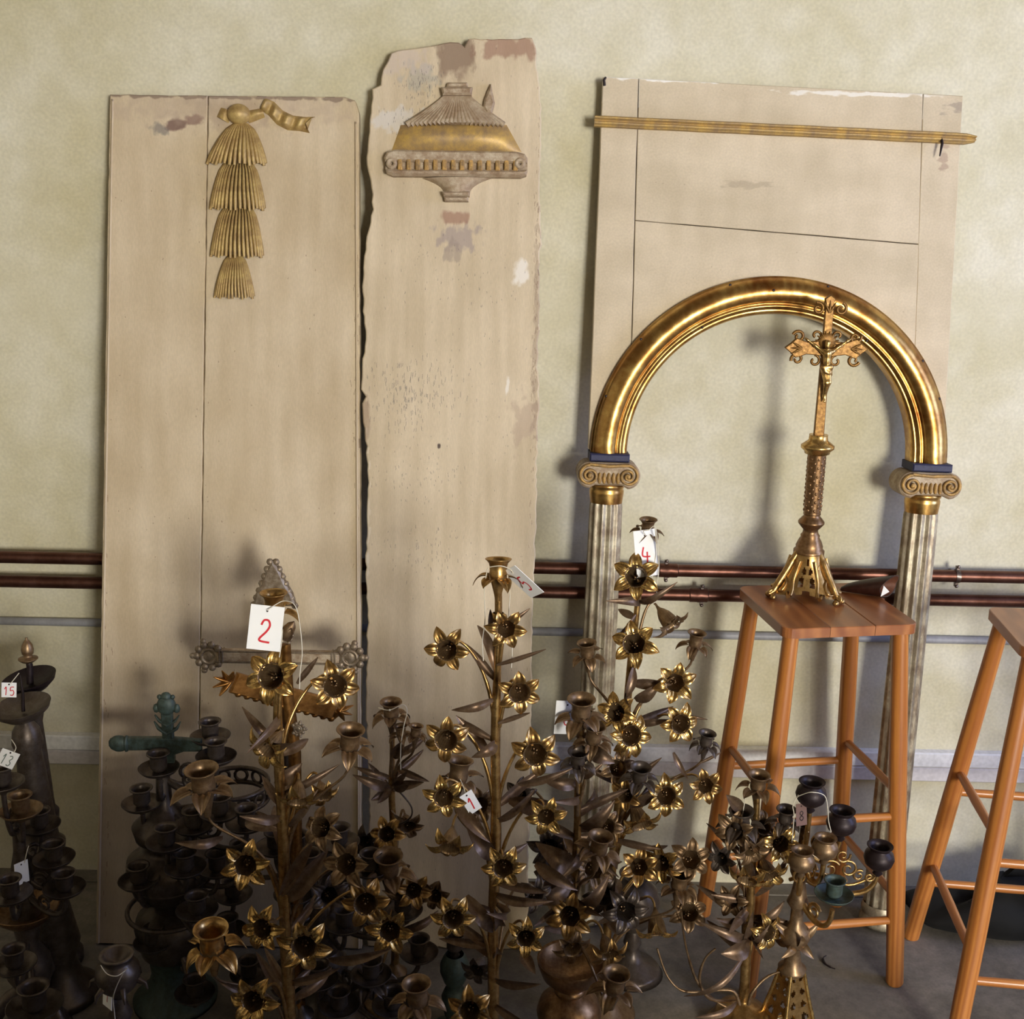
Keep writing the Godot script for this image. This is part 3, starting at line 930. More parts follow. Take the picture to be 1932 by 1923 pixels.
# ------------------------------------------------------------------ stools
func stool(label: String, cx: float, cz: float, yaw: float, a: float, bb: float, h: float, a2: float, b2: float) -> void:
	var root := thing("bar_stool", label, "stool", Vector3(cx, 0, cz), "pine bar stools")
	root.rotation.y = yaw
	var b := Mb.new()   # seat: rounded square, slightly dished on top
	var outline := PackedVector2Array()
	var w := a + 0.026
	var d := bb + 0.03
	for q in 4:
		for k in 6:
			var t := (q + k / 5.0) * PI / 2
			var sx := 1.0 if q == 0 or q == 3 else -1.0
			var sz := 1.0 if q < 2 else -1.0
			outline.append(Vector2(sx * (w - 0.022) + 0.022 * cos(t), sz * (d - 0.022) + 0.022 * sin(t)))
	var lay := Transform3D(Basis(Vector3.RIGHT, -PI / 2), Vector3(0, h + 0.002, 0))
	for k in 3:
		var x0 := -w + 2.0 * w * k / 3.0 + (0.0004 if k > 0 else -0.01)
		var x1 := -w + 2.0 * w * (k + 1) / 3.0 - (0.0004 if k < 2 else -0.01)
		b = Mb.new()
		for piece in Geometry2D.intersect_polygons(outline, PackedVector2Array([Vector2(x0, -1), Vector2(x1, -1), Vector2(x1, 1), Vector2(x0, 1)])):
			b.prism(piece, 0.021, 0.0, 0.0015, lay)
		for q in b.v.size():
			b.t[q] = Vector2(b.v[q].x * 3.2 + k * 0.37, b.v[q].z * 1.1 + b.v[q].y * 3.0)
		part("seat_plank", b, mat("pine_seat"), root)
	var corner := {}
	for sx in [-1, 1]:
		for sz in [-1, 1]:
			var top := Vector3(sx * a, h + 0.002, sz * bb)
			var foot := Vector3(sx * a2, 0, sz * b2)
			corner[Vector2i(sx, sz)] = [foot, top]
			b = Mb.new()
			b.tube(PackedVector3Array([foot + Vector3(0, 0.0, 0), foot.lerp(top, 0.006), foot.lerp(top, 0.3), foot.lerp(top, 0.7), top]), [0.0165, 0.0185, 0.0195, 0.0185, 0.0165], 18)
			part("leg", b, mat("pine"), root)
	for e in [[-1, 1, 1, 1, 0.49], [-1, 1, 1, 1, 0.19], [-1, -1, 1, -1, 0.49], [-1, -1, 1, -1, 0.19], [-1, -1, -1, 1, 0.555], [-1, -1, -1, 1, 0.255], [1, -1, 1, 1, 0.555], [1, -1, 1, 1, 0.255]]:
		var p: Array = corner[Vector2i(e[0], e[1])]
		var q: Array = corner[Vector2i(e[2], e[3])]
		var f: float = e[4]
		b = Mb.new()
		b.tube(PackedVector3Array([(p[0] as Vector3).lerp(p[1], f), (p[0] as Vector3).lerp(p[1], f).lerp((q[0] as Vector3).lerp(q[1], f), 0.5), (q[0] as Vector3).lerp(q[1], f)]), [0.0085, 0.0098, 0.0085], 12)
		part("rung", b, mat("pine"), root)

func stools() -> void:
	stool("orange pine bar stool with the altar crucifix standing on its seat", 0.664, -2.344, 0.159, 0.117, 0.11, 0.8, 0.168, 0.153)
	stool("orange pine bar stool with an empty seat beside a black bag", 1.12, -2.176, -0.11, 0.115, 0.094, 0.812, 0.197, 0.196)

# ------------------------------------------------------------------ crucifix on the stool
# one continuous body meshed from tapered bones [from, to, radius, radius] joined smoothly (surface nets)
func body_mesh(bones: Array, cell: float, soft: float) -> Mb:
	var lo := Vector3.INF
	var hi := -Vector3.INF
	for b in bones:
		for e in 2:
			var r = Vector3.ONE * (b[2 + e] + cell * 2.0)
			lo = lo.min(b[e] - r)
			hi = hi.max(b[e] + r)
	var n := Vector3i(((hi - lo) / cell).ceil()) + Vector3i.ONE
	var f := PackedFloat32Array()
	f.resize(n.x * n.y * n.z)
	var k := 0
	for z in n.z:
		for y in n.y:
			for x in n.x:
				var p := lo + Vector3(x, y, z) * cell
				var d := 1.0
				for b in bones:
					var ab: Vector3 = b[1] - b[0]
					var t := clampf((p - b[0]).dot(ab) / maxf(ab.length_squared(), 1e-9), 0, 1)
					var e: float = p.distance_to(b[0] + ab * t) - lerpf(b[2], b[3], t)
					var h := maxf(soft - absf(d - e), 0.0) / soft
					d = minf(d, e) - h * h * soft * 0.25
				f[k] = d
				k += 1
	var m := Mb.new()
	var at_cell := {}
	var sy := n.x
	var sz := n.x * n.y
	for z in n.z - 1:
		for y in n.y - 1:
			for x in n.x - 1:
				var o := x + y * sy + z * sz
				var sum := Vector3.ZERO
				var hits := 0
				for e in [[0, 1], [0, sy], [0, sz], [1, 1 + sy], [1, 1 + sz], [sy, sy + 1], [sy, sy + sz], [sz, sz + 1], [sz, sz + sy], [1 + sy, 1 + sy + sz], [1 + sz, 1 + sy + sz], [sy + sz, 1 + sy + sz]]:
					var a := f[o + e[0]]
					var b := f[o + e[1]]
					if (a < 0) != (b < 0):
						var t := a / (a - b)
						var pa := Vector3(e[0] % sy, (e[0] % sz) / sy, e[0] / sz)
						var pb := Vector3(e[1] % sy, (e[1] % sz) / sy, e[1] / sz)
						sum += pa.lerp(pb, t)
						hits += 1
				if hits > 0:
					at_cell[o] = m.vert(lo + (Vector3(x, y, z) + sum / hits) * cell)
	for o in at_cell:
		for e in [[1, sy, sz], [sy, sz, 1], [sz, 1, sy]]:
			if (f[o] < 0) != (f[o + e[0]] < 0):
				var q := [o, o - e[1], o - e[1] - e[2], o - e[2]]
				if at_cell.has(q[1]) and at_cell.has(q[2]) and at_cell.has(q[3]):
					if f[o] < 0:
						m.quad(at_cell[q[3]], at_cell[q[2]], at_cell[q[1]], at_cell[q[0]])
					else:
						m.quad(at_cell[q[0]], at_cell[q[1]], at_cell[q[2]], at_cell[q[3]])
	return m

func spiral(c: Vector3, r0: float, r1: float, a0: float, turns: float, ux := Vector3.RIGHT, uy := Vector3.UP, n := 22) -> PackedVector3Array:
	var out := PackedVector3Array()
	for k in n:
		var t := k / (n - 1.0)
		var r := lerpf(r0, r1, t)
		var a := a0 + turns * TAU * t
		out.append(c + ux * cos(a) * r + uy * sin(a) * r)
	return out

func crucifix() -> void:
	var p := level(1519, 1124, 0.823)
	var root := thing("altar_crucifix", "gilt metal altar crucifix with pierced scroll foot standing on a pine bar stool", "crucifix", p)
	var foot := Node3D.new()
	var b := Mb.new()
	var yaw := [deg_to_rad(196), deg_to_rad(-48), deg_to_rad(72)]
	for a in yaw:
		var d := Vector3(cos(a), 0, -sin(a))
		b.tube(spline([d * 0.026 + Vector3.UP * 0.1, d * 0.036 + Vector3.UP * 0.085, d * 0.05 + Vector3.UP * 0.06, d * 0.068 + Vector3.UP * 0.032, d * 0.077 + Vector3.UP * 0.017, d * 0.088 + Vector3.UP * 0.01]), [0.007, 0.0085, 0.008, 0.007, 0.006], 8)
		b.tube(spiral(d * 0.08 + Vector3.UP * 0.0125, 0.009, 0.003, PI * 1.5, 1.3, d, Vector3.UP, 16), [0.0038, 0.003], 6)
		for s in [-1, 1]:
			var side = d.cross(Vector3.UP) * s
			b.ball(d * 0.083 + side * 0.011 + Vector3.UP * 0.0065, Vector3(0.0075, 0.0065, 0.0075), 8)
			b.tube(spline([d * 0.052 + Vector3.UP * 0.05, d * 0.056 + side * 0.014 + Vector3.UP * 0.038, d * 0.068 + side * 0.017 + Vector3.UP * 0.022, d * 0.072 + side * 0.006 + Vector3.UP * 0.02]), [0.0035, 0.003, 0.002], 6)
	part("scroll_foot", b, mat("brass"), root)
	b = Mb.new()   # bell between them, with real openings
	var na := 90
	var nh := 22
	for j in nh + 1:
		for i2 in na:
			var a := TAU * i2 / na
			var lobe := 0.0
			for y in yaw:
				lobe = maxf(lobe, pow(maxf(0.0, cos(a - y)), 5.0))
			var f := float(j) / nh
			var rr := lerpf(0.032, lerpf(0.056, 0.076, lobe), pow(f, 1.5))
			b.vert(Vector3(cos(a) * rr, lerpf(0.098, lerpf(0.02, 0.012, lobe), f), -sin(a) * rr))
	for j in nh:
		for i2 in na:
			var a := TAU * (i2 + 0.5) / na
			var f := (j + 0.5) / nh
			var open := false
			for k in 3:
				var d2 := wrapf(a - (yaw[k] + deg_to_rad(60.0)), -PI, PI)
				for s in [-1, 1]:
					open = open or Vector2((d2 - s * 0.24) / 0.13, (f - 0.7) / 0.14).length() < 1.0 or Vector2((d2 - s * 0.17) / 0.09, (f - 0.42) / 0.1).length() < 1.0
				open = open or Vector2(d2 / 0.1, (f - 0.2) / 0.1).length() < 1.0 or (absf(d2) < 0.6 and f > 0.95 - 0.06 * cos(d2 * 12.0))
			if not open:
				var k0 := j * na + i2
				var k1 := j * na + (i2 + 1) % na
				b.quad(k0, k1, k1 + na, k0 + na)
	part("pierced_bell", b, mat("brass"), root)
	for k in 3:   # pierced panels between the feet
		var a0: float = yaw[k]
		var a1: float = yaw[(k + 1) % 3]
		while a1 > a0:
			a1 -= TAU
		var am := (a0 + a1) / 2
		var d := Vector3(cos(am), 0, -sin(am))
		var side := Vector3.UP.cross(d)
		var c := d * 0.041 + Vector3.UP * 0.048
		var up := (Vector3.UP - d * 0.3).normalized()
		b = Mb.new()
		for s in [-1, 1]:
			b.tube(spiral(c + side * s * 0.012 - up * 0.008, 0.016, 0.004, PI / 2 + s * 0.5, s * 1.25, side, up), [0.0042, 0.0036, 0.003], 7)
			b.tube(spiral(c + side * s * 0.008 + up * 0.022, 0.011, 0.003, -PI / 2, -s * 1.2, side, up), [0.0038, 0.0028], 7)
			b.tube(spline([c + side * s * 0.022 + up * 0.04, c + side * s * 0.024, c + side * s * 0.033 - up * 0.024, c + side * s * 0.04 - up * 0.034 + d * 0.004]), [0.0042], 7)
		b.tube(spline([c - side * 0.04 - up * 0.036 + d * 0.008, c - side * 0.015 - up * 0.03 + d * 0.004, c + side * 0.015 - up * 0.03 + d * 0.004, c + side * 0.04 - up * 0.036 + d * 0.008]), [0.0045], 7)
		b.tube(PackedVector3Array([c - up * 0.03, c, c + up * 0.042]), [0.0035, 0.005, 0.003], 6)
		part("pierced_panel", b, mat("brass"), root)
	b = Mb.new()
	b.lathe([Vector2(0.0, 0.086), Vector2(0.03, 0.09), Vector2(0.0325, 0.098), Vector2(0.0325, 0.098), Vector2(0.0325, 0.103), Vector2(0.028, 0.107), Vector2(0.0285, 0.113), Vector2(0.024, 0.124), Vector2(0.0195, 0.132), Vector2(0.0205, 0.136), Vector2(0.017, 0.14), Vector2(0.0155, 0.148), Vector2(0.021, 0.154), Vector2(0.0275, 0.162), Vector2(0.0275, 0.166), Vector2(0.021, 0.174), Vector2(0.0165, 0.179), Vector2(0.0185, 0.182), Vector2(0.018, 0.185)], 36)
	part("stem_knop", b, mat("bronze_red"), root)
	b = Mb.new()
	var prof := []
	for k in 31:
		prof.append(Vector2(0.0178 + 0.0014 * k / 30.0, 0.184 + 0.128 * k / 30.0))
	b.lathe(prof, 48)
	for k in 13:   # raised lattice of the stem
		for j in 8:
			var a := TAU * (j + 0.5 * (k % 2)) / 8.0
			b.ball(Vector3(cos(a) * 0.0172, 0.192 + k * 0.0092, sin(a) * 0.0172), Vector3(0.0034, 0.0042, 0.0034), 6)
	part("patterned_stem", b, mat("bronze_red"), root)
	b = Mb.new()
	b.lathe([Vector2(0.019, 0.31), Vector2(0.026, 0.313), Vector2(0.027, 0.318), Vector2(0.034, 0.324), Vector2(0.0345, 0.33), Vector2(0.027, 0.336), Vector2(0.02, 0.341), Vector2(0.019, 0.35), Vector2(0.0195, 0.353), Vector2(0.0195, 0.353), Vector2(0.0, 0.353)], 36)
	part("collar", b, mat("brass_bright"), root)
	# the flat cross with foliate ends
	var gm := mat("gilt_flat")
	var cy := 0.532
	b = Mb.new()
	b.prism(PackedVector2Array([Vector2(-0.0105, 0.35), Vector2(0.0105, 0.35), Vector2(0.0088, cy - 0.02), Vector2(0.0085, cy + 0.09), Vector2(0.011, cy + 0.1), Vector2(0, cy + 0.108), Vector2(-0.011, cy + 0.1), Vector2(-0.0085, cy + 0.09), Vector2(-0.0088, cy - 0.02)]), 0.0045, -0.0045, 0.0015)
	part("upright", b, gm, root)
	b = Mb.new()
	var arm := PackedVector2Array()
	for s in [1, -1]:
		for q in ([[0.0, -0.02], [0.02, -0.015], [0.04, -0.0125], [0.054, -0.018], [0.062, -0.02], [0.071, -0.011], [0.085, 0.0], [0.071, 0.011], [0.062, 0.02], [0.054, 0.018], [0.04, 0.0125], [0.02, 0.014], [0.0, 0.019]]):
			arm.append(Vector2(s * q[0], cy + s * q[1]))
	b.prism(arm, 0.005, -0.004, 0.0015)
	part("crossbar", b, gm, root)
	for e in [[Vector2(1, 0), 0.066], [Vector2(-1, 0), 0.066], [Vector2(0, 1), 0.088]]:
		for j in 3:
			b = Mb.new()
			var tip := Vector3(e[0].x, e[0].y, 0).rotated(Vector3.BACK, (j - 1) * 0.5)
			var root_at = Vector3(e[0].x, e[0].y, 0) * (e[1] - 0.016) + Vector3(0, cy, 0.004)
			b.tube(PackedVector3Array([root_at, root_at + tip * 0.012, root_at + tip * 0.026]), [0.003, 0.0045, 0.0008], 6, true, 0.7)
			part("leaf_rib", b, gm, root)
		var d := Vector3(e[0].x, e[0].y, 0)
		var s3 := Vector3(-e[0].y, e[0].x, 0)
		for s in [-1, 1]:
			b = Mb.new()
			b.tube(spiral(Vector3(0, cy, 0.001) + d * (e[1] - 0.008) + s3 * s * 0.023, 0.0125, 0.004, PI * 0.9, s * 1.1, d * -1.0, s3 * s, 18), [0.0036, 0.003], 6)
			part("scroll_end", b, gm, root)
	for s in [-1, 1]:
		for t in [-1, 1]:
			b = Mb.new()
			b.tube(spiral(Vector3(s * 0.022, cy + t * 0.026, 0), 0.012, 0.004, -t * PI / 2, -t * s * 0.9), [0.003], 6)
			part("scroll_end", b, gm, root)
	b = Mb.new()   # glory behind the head
	for k in 9:
		var a := PI * (k - 0.5) / 8.0
		b.tube(PackedVector3Array([Vector3(0, cy + 0.012, 0.004), Vector3(cos(a) * 0.024, cy + 0.012 + sin(a) * 0.024, 0.003)]), [0.006, 0.0035], 6, true, 0.5)
	b.ball(Vector3(0, cy + 0.014, 0.003), Vector3(0.019, 0.019, 0.006), 14)
	part("glory", b, gm, root)
	var o := Vector3(0, cy, 0.012)
	var bones := [[Vector3(-0.002, 0.013, 0.008), Vector3(-0.003, 0.006, 0.009), 0.0062, 0.0048], [Vector3(-0.002, 0.004, 0.005), Vector3(0, -0.004, 0.001), 0.0034, 0.004], [Vector3(-0.009, -0.005, 0.001), Vector3(0.009, -0.005, 0.001), 0.0048, 0.0048], [Vector3(0, -0.009, 0.002), Vector3(0, -0.024, 0.003), 0.0098, 0.0072], [Vector3(0, -0.024, 0.003), Vector3(0.001, -0.038, 0.002), 0.007, 0.0085],
		[Vector3(-0.0045, -0.042, 0.002), Vector3(0.0005, -0.068, 0.01), 0.0066, 0.0048], [Vector3(0.005, -0.042, 0.002), Vector3(0.006, -0.067, 0.009), 0.0066, 0.0048], [Vector3(0.0005, -0.068, 0.01), Vector3(0.001, -0.097, 0.0), 0.0046, 0.0028], [Vector3(0.006, -0.067, 0.009), Vector3(0.003, -0.096, -0.001), 0.0046, 0.0028], [Vector3(0.002, -0.097, 0.0), Vector3(0.002, -0.108, 0.005), 0.0034, 0.0024]]
	for s in [-1, 1]:
		bones.append_array([[Vector3(s * 0.01, -0.005, 0.001), Vector3(s * 0.025, 0.006, -0.001), 0.0042, 0.0031], [Vector3(s * 0.025, 0.006, -0.001), Vector3(s * 0.041, 0.017, -0.003), 0.0031, 0.002], [Vector3(s * 0.041, 0.017, -0.003), Vector3(s * 0.0465, 0.021, -0.003), 0.0026, 0.0018]])
	b = body_mesh(bones, 0.0019, 0.004)
	part("corpus", b, mat("brass_bright"), root, Transform3D(Basis(), o))
	b = body_mesh([[Vector3(-0.006, -0.037, 0.004), Vector3(0.007, -0.036, 0.004), 0.0075, 0.0075], [Vector3(0.006, -0.038, 0.006), Vector3(0.011, -0.052, 0.004), 0.004, 0.003], [Vector3(-0.003, -0.045, 0.006), Vector3(0.004, -0.048, 0.006), 0.0065, 0.0065]], 0.002, 0.004)
	part("loincloth", b, mat("brass"), root, Transform3D(Basis(), o))
	foot.free()
	# open leather case lying behind it
	var q := level(1632, 1122, 0.823)
	var lc := thing("leather_case", "small open brown leather case with a white corner lying behind the crucifix", "leather case", q)
	lc.rotation.y = -0.6
	var rows := []
	var inner := []
	for k in 9:
		var f := k / 8.0
		var w := 0.006 + 0.027 * pow(f, 0.7)
		var row := PackedVector3Array()
		var row2 := PackedVector3Array()
		for j in 20:
			var a := TAU * j / 20.0
			var c := Vector3(-0.05 + 0.095 * f, w * 0.78 + 0.001, 0.01 - 0.02 * f)
			var dv := Vector3(-0.25 * cos(a) * f, sin(a) * 0.78, cos(a))
			row.append(c + dv * w + Vector3(0.012 * f * maxf(sin(a), 0.0), 0, 0))
			row2.append(c + dv * w * 0.9 + Vector3(0.012 * f * maxf(sin(a), 0.0), 0, 0))
		rows.append(row)
		inner.append(row2)
	b = Mb.new()
	b.grid(rows, true)
	b.grid([rows[8], inner[8]], true)
	part("shell", b, mat("leather_brown"), lc)
	b = Mb.new()
	b.grid(inner, true)
	part("lining", b, mat("leather_tan"), lc)
	b = Mb.new()
	b.prism(PackedVector2Array([Vector2(-0.008, -0.012), Vector2(0.009, 0.0), Vector2(-0.004, 0.013)]), 0.001, -0.001, 0, Transform3D(Basis(Vector3.UP, 0.5), Vector3(0.046, 0.02, 0.014)))
	part("paper_corner", b, mat("paper"), lc)

# ------------------------------------------------------------------ tags and other small things
const STROKES := {
	"1": [[0.3, 0.7, 0.55, 0.95, 0.5, 0.05]], "2": [[0.2, 0.74, 0.36, 0.95, 0.66, 0.95, 0.78, 0.74, 0.6, 0.48, 0.14, 0.08, 0.86, 0.0]], "3": [[0.2, 0.9, 0.6, 0.95, 0.7, 0.75, 0.45, 0.52, 0.75, 0.3, 0.55, 0.05, 0.2, 0.1]],
	"4": [[0.3, 0.98, 0.18, 0.5, 0.86, 0.42], [0.6, 0.7, 0.56, 0.02]], "5": [[0.82, 0.95, 0.32, 0.93, 0.24, 0.55, 0.62, 0.6, 0.8, 0.34, 0.6, 0.05, 0.2, 0.08]], "6": [[0.7, 0.95, 0.36, 0.6, 0.22, 0.25, 0.45, 0.02, 0.76, 0.2, 0.6, 0.45, 0.3, 0.35]],
	"8": [[0.5, 0.52, 0.25, 0.75, 0.5, 0.97, 0.75, 0.75, 0.5, 0.52, 0.2, 0.25, 0.5, 0.02, 0.8, 0.25, 0.5, 0.52]],
}

func price_tag(label: String, c: Vector3, w: float, h: float, basis: Basis, text: String, ink: String, big: float, paper: String, strings: Array) -> void:
	var root := thing("price_tag", label, "tag", c, "hand-numbered tags tied to the metalwork")
	var b := Mb.new()
	b.prism(PackedVector2Array([Vector2(-w / 2, -h / 2), Vector2(w / 2, -h / 2), Vector2(w / 2, h / 2), Vector2(-w / 2, h / 2)]), 0.0004, -0.0004, 0, Transform3D(basis))
	part("card", b, mat(paper), root)
	b = Mb.new()
	b.lathe([Vector2(0.0, 0.0005), Vector2(0.0017, 0.0005), Vector2(0.0017, 0.0004)], 10, Transform3D(basis * Basis(Vector3.RIGHT, PI / 2), basis * Vector3(0, h * 0.38, 0.0002)))
	part("hole", b, mat("iron"), root)
	if text:
		b = Mb.new()
		for n in text.length():
			for s in STROKES[text[n]]:
				var rows := [PackedVector3Array(), PackedVector3Array()]
				var pts := []
				for k in range(0, s.size(), 2):
					pts.append(Vector3((n - text.length() / 2.0) * big * 0.62 + s[k] * big * 0.62, (s[k + 1] - 0.62) * big, 0))
				var path := spline(pts, 6)
				var wide := big * 0.045
				for k in path.size():
					var d := (path[mini(k + 1, path.size() - 1)] - path[maxi(k - 1, 0)]).normalized()
					var nrm := Vector3(-d.y, d.x, 0) * wide
					rows[0].append(basis * (path[k] + nrm + Vector3(0, 0, 0.0007)))
					rows[1].append(basis * (path[k] - nrm + Vector3(0, 0, 0.0007)))
				b.grid(rows)
		part("number", b, mat(ink), root)
	for s in strings:
		var pts := []
		for k in range(0, s.size(), 3):
			pts.append(at(s[k], s[k + 1], s[k + 2]) - c)
		b = Mb.new()
		b.tube(spline(pts, 6), [0.00085], 5)
		part("string", b, mat("string"), root)

func turned(roll: float, yaw := 0.0, tip := 0.0) -> Basis:
	return Basis(Vector3.UP, deg_to_rad(yaw)) * Basis(Vector3.RIGHT, deg_to_rad(tip)) * Basis(Vector3.BACK, deg_to_rad(roll))

func small_things() -> void:
	price_tag("white tag with a large red 2 on the tall lily candelabrum before the plain board", at(501, 1185, -1.79), 0.054, 0.074, turned(-7, 6, -8), "2", "red_ink", 0.038, "paper",
		[[504, 1152, -1.788, 520, 1141, -1.795, 537, 1134, -1.80, 556, 1142, -1.79, 565, 1175, -1.785, 570, 1230, -1.785, 566, 1270, -1.785, 565, 1300, -1.785], [533, 1188, -1.792, 531, 1215, -1.792, 527, 1240, -1.79]])
	price_tag("white tag with a red 4 hanging from the lily cup before the arch opening", at(1219, 1044, -2.075), 0.042, 0.088, turned(6, 10, -6), "4", "red_ink", 0.034, "paper",
		[[1218, 1010, -2.07, 1214, 1002, -2.065, 1224, 1000, -2.06, 1236, 994, -2.06, 1241, 1030, -2.07, 1243, 1075, -2.07, 1238, 1110, -2.07, 1241, 1130, -2.07, 1230, 1140, -2.07], [1236, 996, -2.06, 1238, 1040, -2.075, 1232, 1080, -2.075, 1228, 1096, -2.075]])
	var ax := (at(1010, 1122, -1.835) - at(962, 1078, -1.835)).normalized()
	var nz := (Vector3(-0.86, 0.1, 0.42) - ax * ax.dot(Vector3(-0.86, 0.1, 0.42))).normalized()
	price_tag("white tag with a red 5 standing out sideways from the tallest lily candelabrum", at(987, 1098, -1.835), 0.047, 0.066, Basis(-ax.cross(nz) * -1.0, -ax, nz * 1.0) if false else Basis((-ax).cross(nz), -ax, nz), "5", "red_ink", 0.032, "paper",
		[[924, 1070, -1.825, 945, 1068, -1.82, 962, 1074, -1.83, 968, 1082, -1.835], [920, 1072, -1.835, 914, 1110, -1.835, 915, 1170, -1.835, 910, 1210, -1.835, 912, 1247, -1.835], [957, 1085, -1.835, 962, 1120, -1.835, 960, 1160, -1.84, 966, 1215, -1.84, 965, 1260, -1.84]])
	price_tag("white tag with a red 6 half behind a tarnished lily cup beside the fluted column", at(1069, 1354, -2.015), 0.044, 0.064, turned(-4, 8, -6), "6", "red_ink", 0.024, "paper",
		[[1078, 1322, -2.02, 1085, 1332, -1.985, 1100, 1338, -1.975, 1118, 1330, -1.98], [1090, 1385, -2.0, 1080, 1415, -2.0, 1078, 1440, -2.0, 1072, 1468, -2.0]])
	price_tag("white tag with a red 1 tucked behind a flower of the tallest lily candelabrum", at(888, 1514, -1.815), 0.024, 0.042, turned(28, 20, 0), "1", "red_ink", 0.026, "paper", [[878, 1496, -1.815, 874, 1484, -1.82, 868, 1470, -1.83]])
	price_tag("small dirty white tag with a red 15 on a dished candlestick near the plain board", at(17, 1302, -2.07), 0.027, 0.029, turned(-4, 10, -5), "15", "red_ink", 0.018, "paper", [[20, 1290, -2.07, 28, 1280, -2.075, 36, 1270, -2.08]])
	price_tag("tilted white tag with a faint grey 13 above the dark clustered candelabrum", at(14, 1432, -1.96), 0.036, 0.03, turned(-18, 0, -40), "13", "grey_ink", 0.02, "paper", [[26, 1420, -1.955, 30, 1410, -1.96, 22, 1396, -1.97]])
	price_tag("narrow blank white tag hanging edge-on in the dark clustered candelabrum", at(41, 1647, -1.96), 0.03, 0.042, turned(-6, 62, -8), "", "red_ink", 0.02, "paper", [[46, 1628, -1.96, 50, 1610, -1.96, 54, 1596, -1.97]])
	price_tag("white tag with a red 1 tied under the bulb-shaped candlestick top nearest the floor edge", at(203, 1874, -1.735), 0.042, 0.048, turned(14, -52, -10), "1", "red_ink", 0.026, "paper",
		[[190, 1822, -1.70, 202, 1838, -1.685, 220, 1842, -1.68, 236, 1832, -1.69], [240, 1826, -1.69, 226, 1848, -1.695, 214, 1880, -1.705, 216, 1912, -1.71, 218, 1930, -1.71]])
	price_tag("brown stained tag numbered 8 beside the black cup of the scrolled candelabrum", at(1512, 1537, -2.0), 0.022, 0.045, turned(4, 14, -4), "8", "iron", 0.02, "paper_brown",
		[[1508, 1516, -2.0, 1503, 1506, -2.0, 1512, 1500, -1.99, 1532, 1495, -1.97, 1556, 1502, -1.985, 1562, 1530, -1.99, 1563, 1548, -1.99, 1568, 1570, -1.99], [1506, 1500, -2.0, 1496, 1520, -2.0, 1498, 1540, -2.0, 1494, 1590, -2.0]])
	# loose strings on the cups whose tags do not show
	for s in [["white string tied under the lily cup with a bright rim near the pine stool", [1408, 1494, -2.05, 1398, 1560, -2.05, 1394, 1620, -2.055, 1388, 1655, -2.055, 1398, 1666, -2.055]], ["white string knotted round the tarnished lily cup before the urn plank", [714, 1336, -2.05, 735, 1340, -2.035, 760, 1330, -2.04, 768, 1342, -2.045, 762, 1370, -2.05, 756, 1410, -2.06, 756, 1452, -2.06]]]:
		var p0 := at(s[1][0], s[1][1], s[1][2])
		var root := thing("tag_string", s[0], "string", p0)
		var pts := []
		for k in range(0, s[1].size(), 3):
			pts.append(at(s[1][k], s[1][k + 1], s[1][k + 2]) - p0)
		var b := Mb.new()
		b.tube(spline(pts, 6), [0.00095], 5)
		part("strand", b, mat("string"), root)
		b = Mb.new()
		b.ball(pts[1], Vector3(0.0022, 0.0022, 0.0022), 8)
		part("knot", b, mat("string"), root)
	# black bag behind the empty stool
	var p := level(1880, 1715, 0.0)
	var bag := thing("cloth_bag", "slumped black cloth bag on the floor behind the empty bar stool", "bag", Vector3(1.17, 0, -2.44))
	var b := Mb.new()
	var rows := []
	for k in 12:
		var f := k / 11.0
		var row := PackedVector3Array()
		for j in 28:
			var a := TAU * j / 28.0
			var w := pow(sin(PI * clampf(f * 0.9 + 0.1, 0.0, 1.0)), 0.55) * (1.0 + 0.05 * sin(a * 5.0 + f * 4.0))
			row.append(Vector3(cos(a) * 0.22 * w + 0.03 * f * sin(a * 3.0), f * 0.12 * (1.0 + 0.3 * sin(a * 1.0 + 0.8) + 0.12 * sin(a * 4.0)), sin(a) * 0.1 * w + 0.012 * f * cos(a * 4.0)))
		rows.append(row)
	b.grid(rows, true)
	part("sack", b, mat("black_cloth"), bag)
	b = Mb.new()
	b.tube(spline([Vector3(-0.1, 0.095, 0.05), Vector3(-0.06, 0.14, 0.07), Vector3(0.03, 0.145, 0.07), Vector3(0.08, 0.1, 0.055)]), [0.007], 7, true, 0.4)
	part("handle", b, mat("black_cloth"), bag)
	var q := level(1560, 1816, 0.002)
	var hook := thing("wire_hook", "small dark bent wire hook lying on the concrete floor before the stool", "hook", q)
	b = Mb.new()
	b.tube(spline([Vector3(0.004, 0.002, -0.022), Vector3(-0.006, 0.002, -0.012), Vector3(-0.007, 0.002, 0.006), Vector3(0.002, 0.002, 0.02), Vector3(0.012, 0.002, 0.026)]), [0.0012, 0.003, 0.0022, 0.0012], 7)
	part("wire", b, mat("iron"), hook)

# ------------------------------------------------------------------ lily candelabra
var petals := []
var throat: ArrayMesh
var pistil: ArrayMesh
var cup: ArrayMesh
var socket: ArrayMesh
var pan: ArrayMesh
var bulb_cup: ArrayMesh

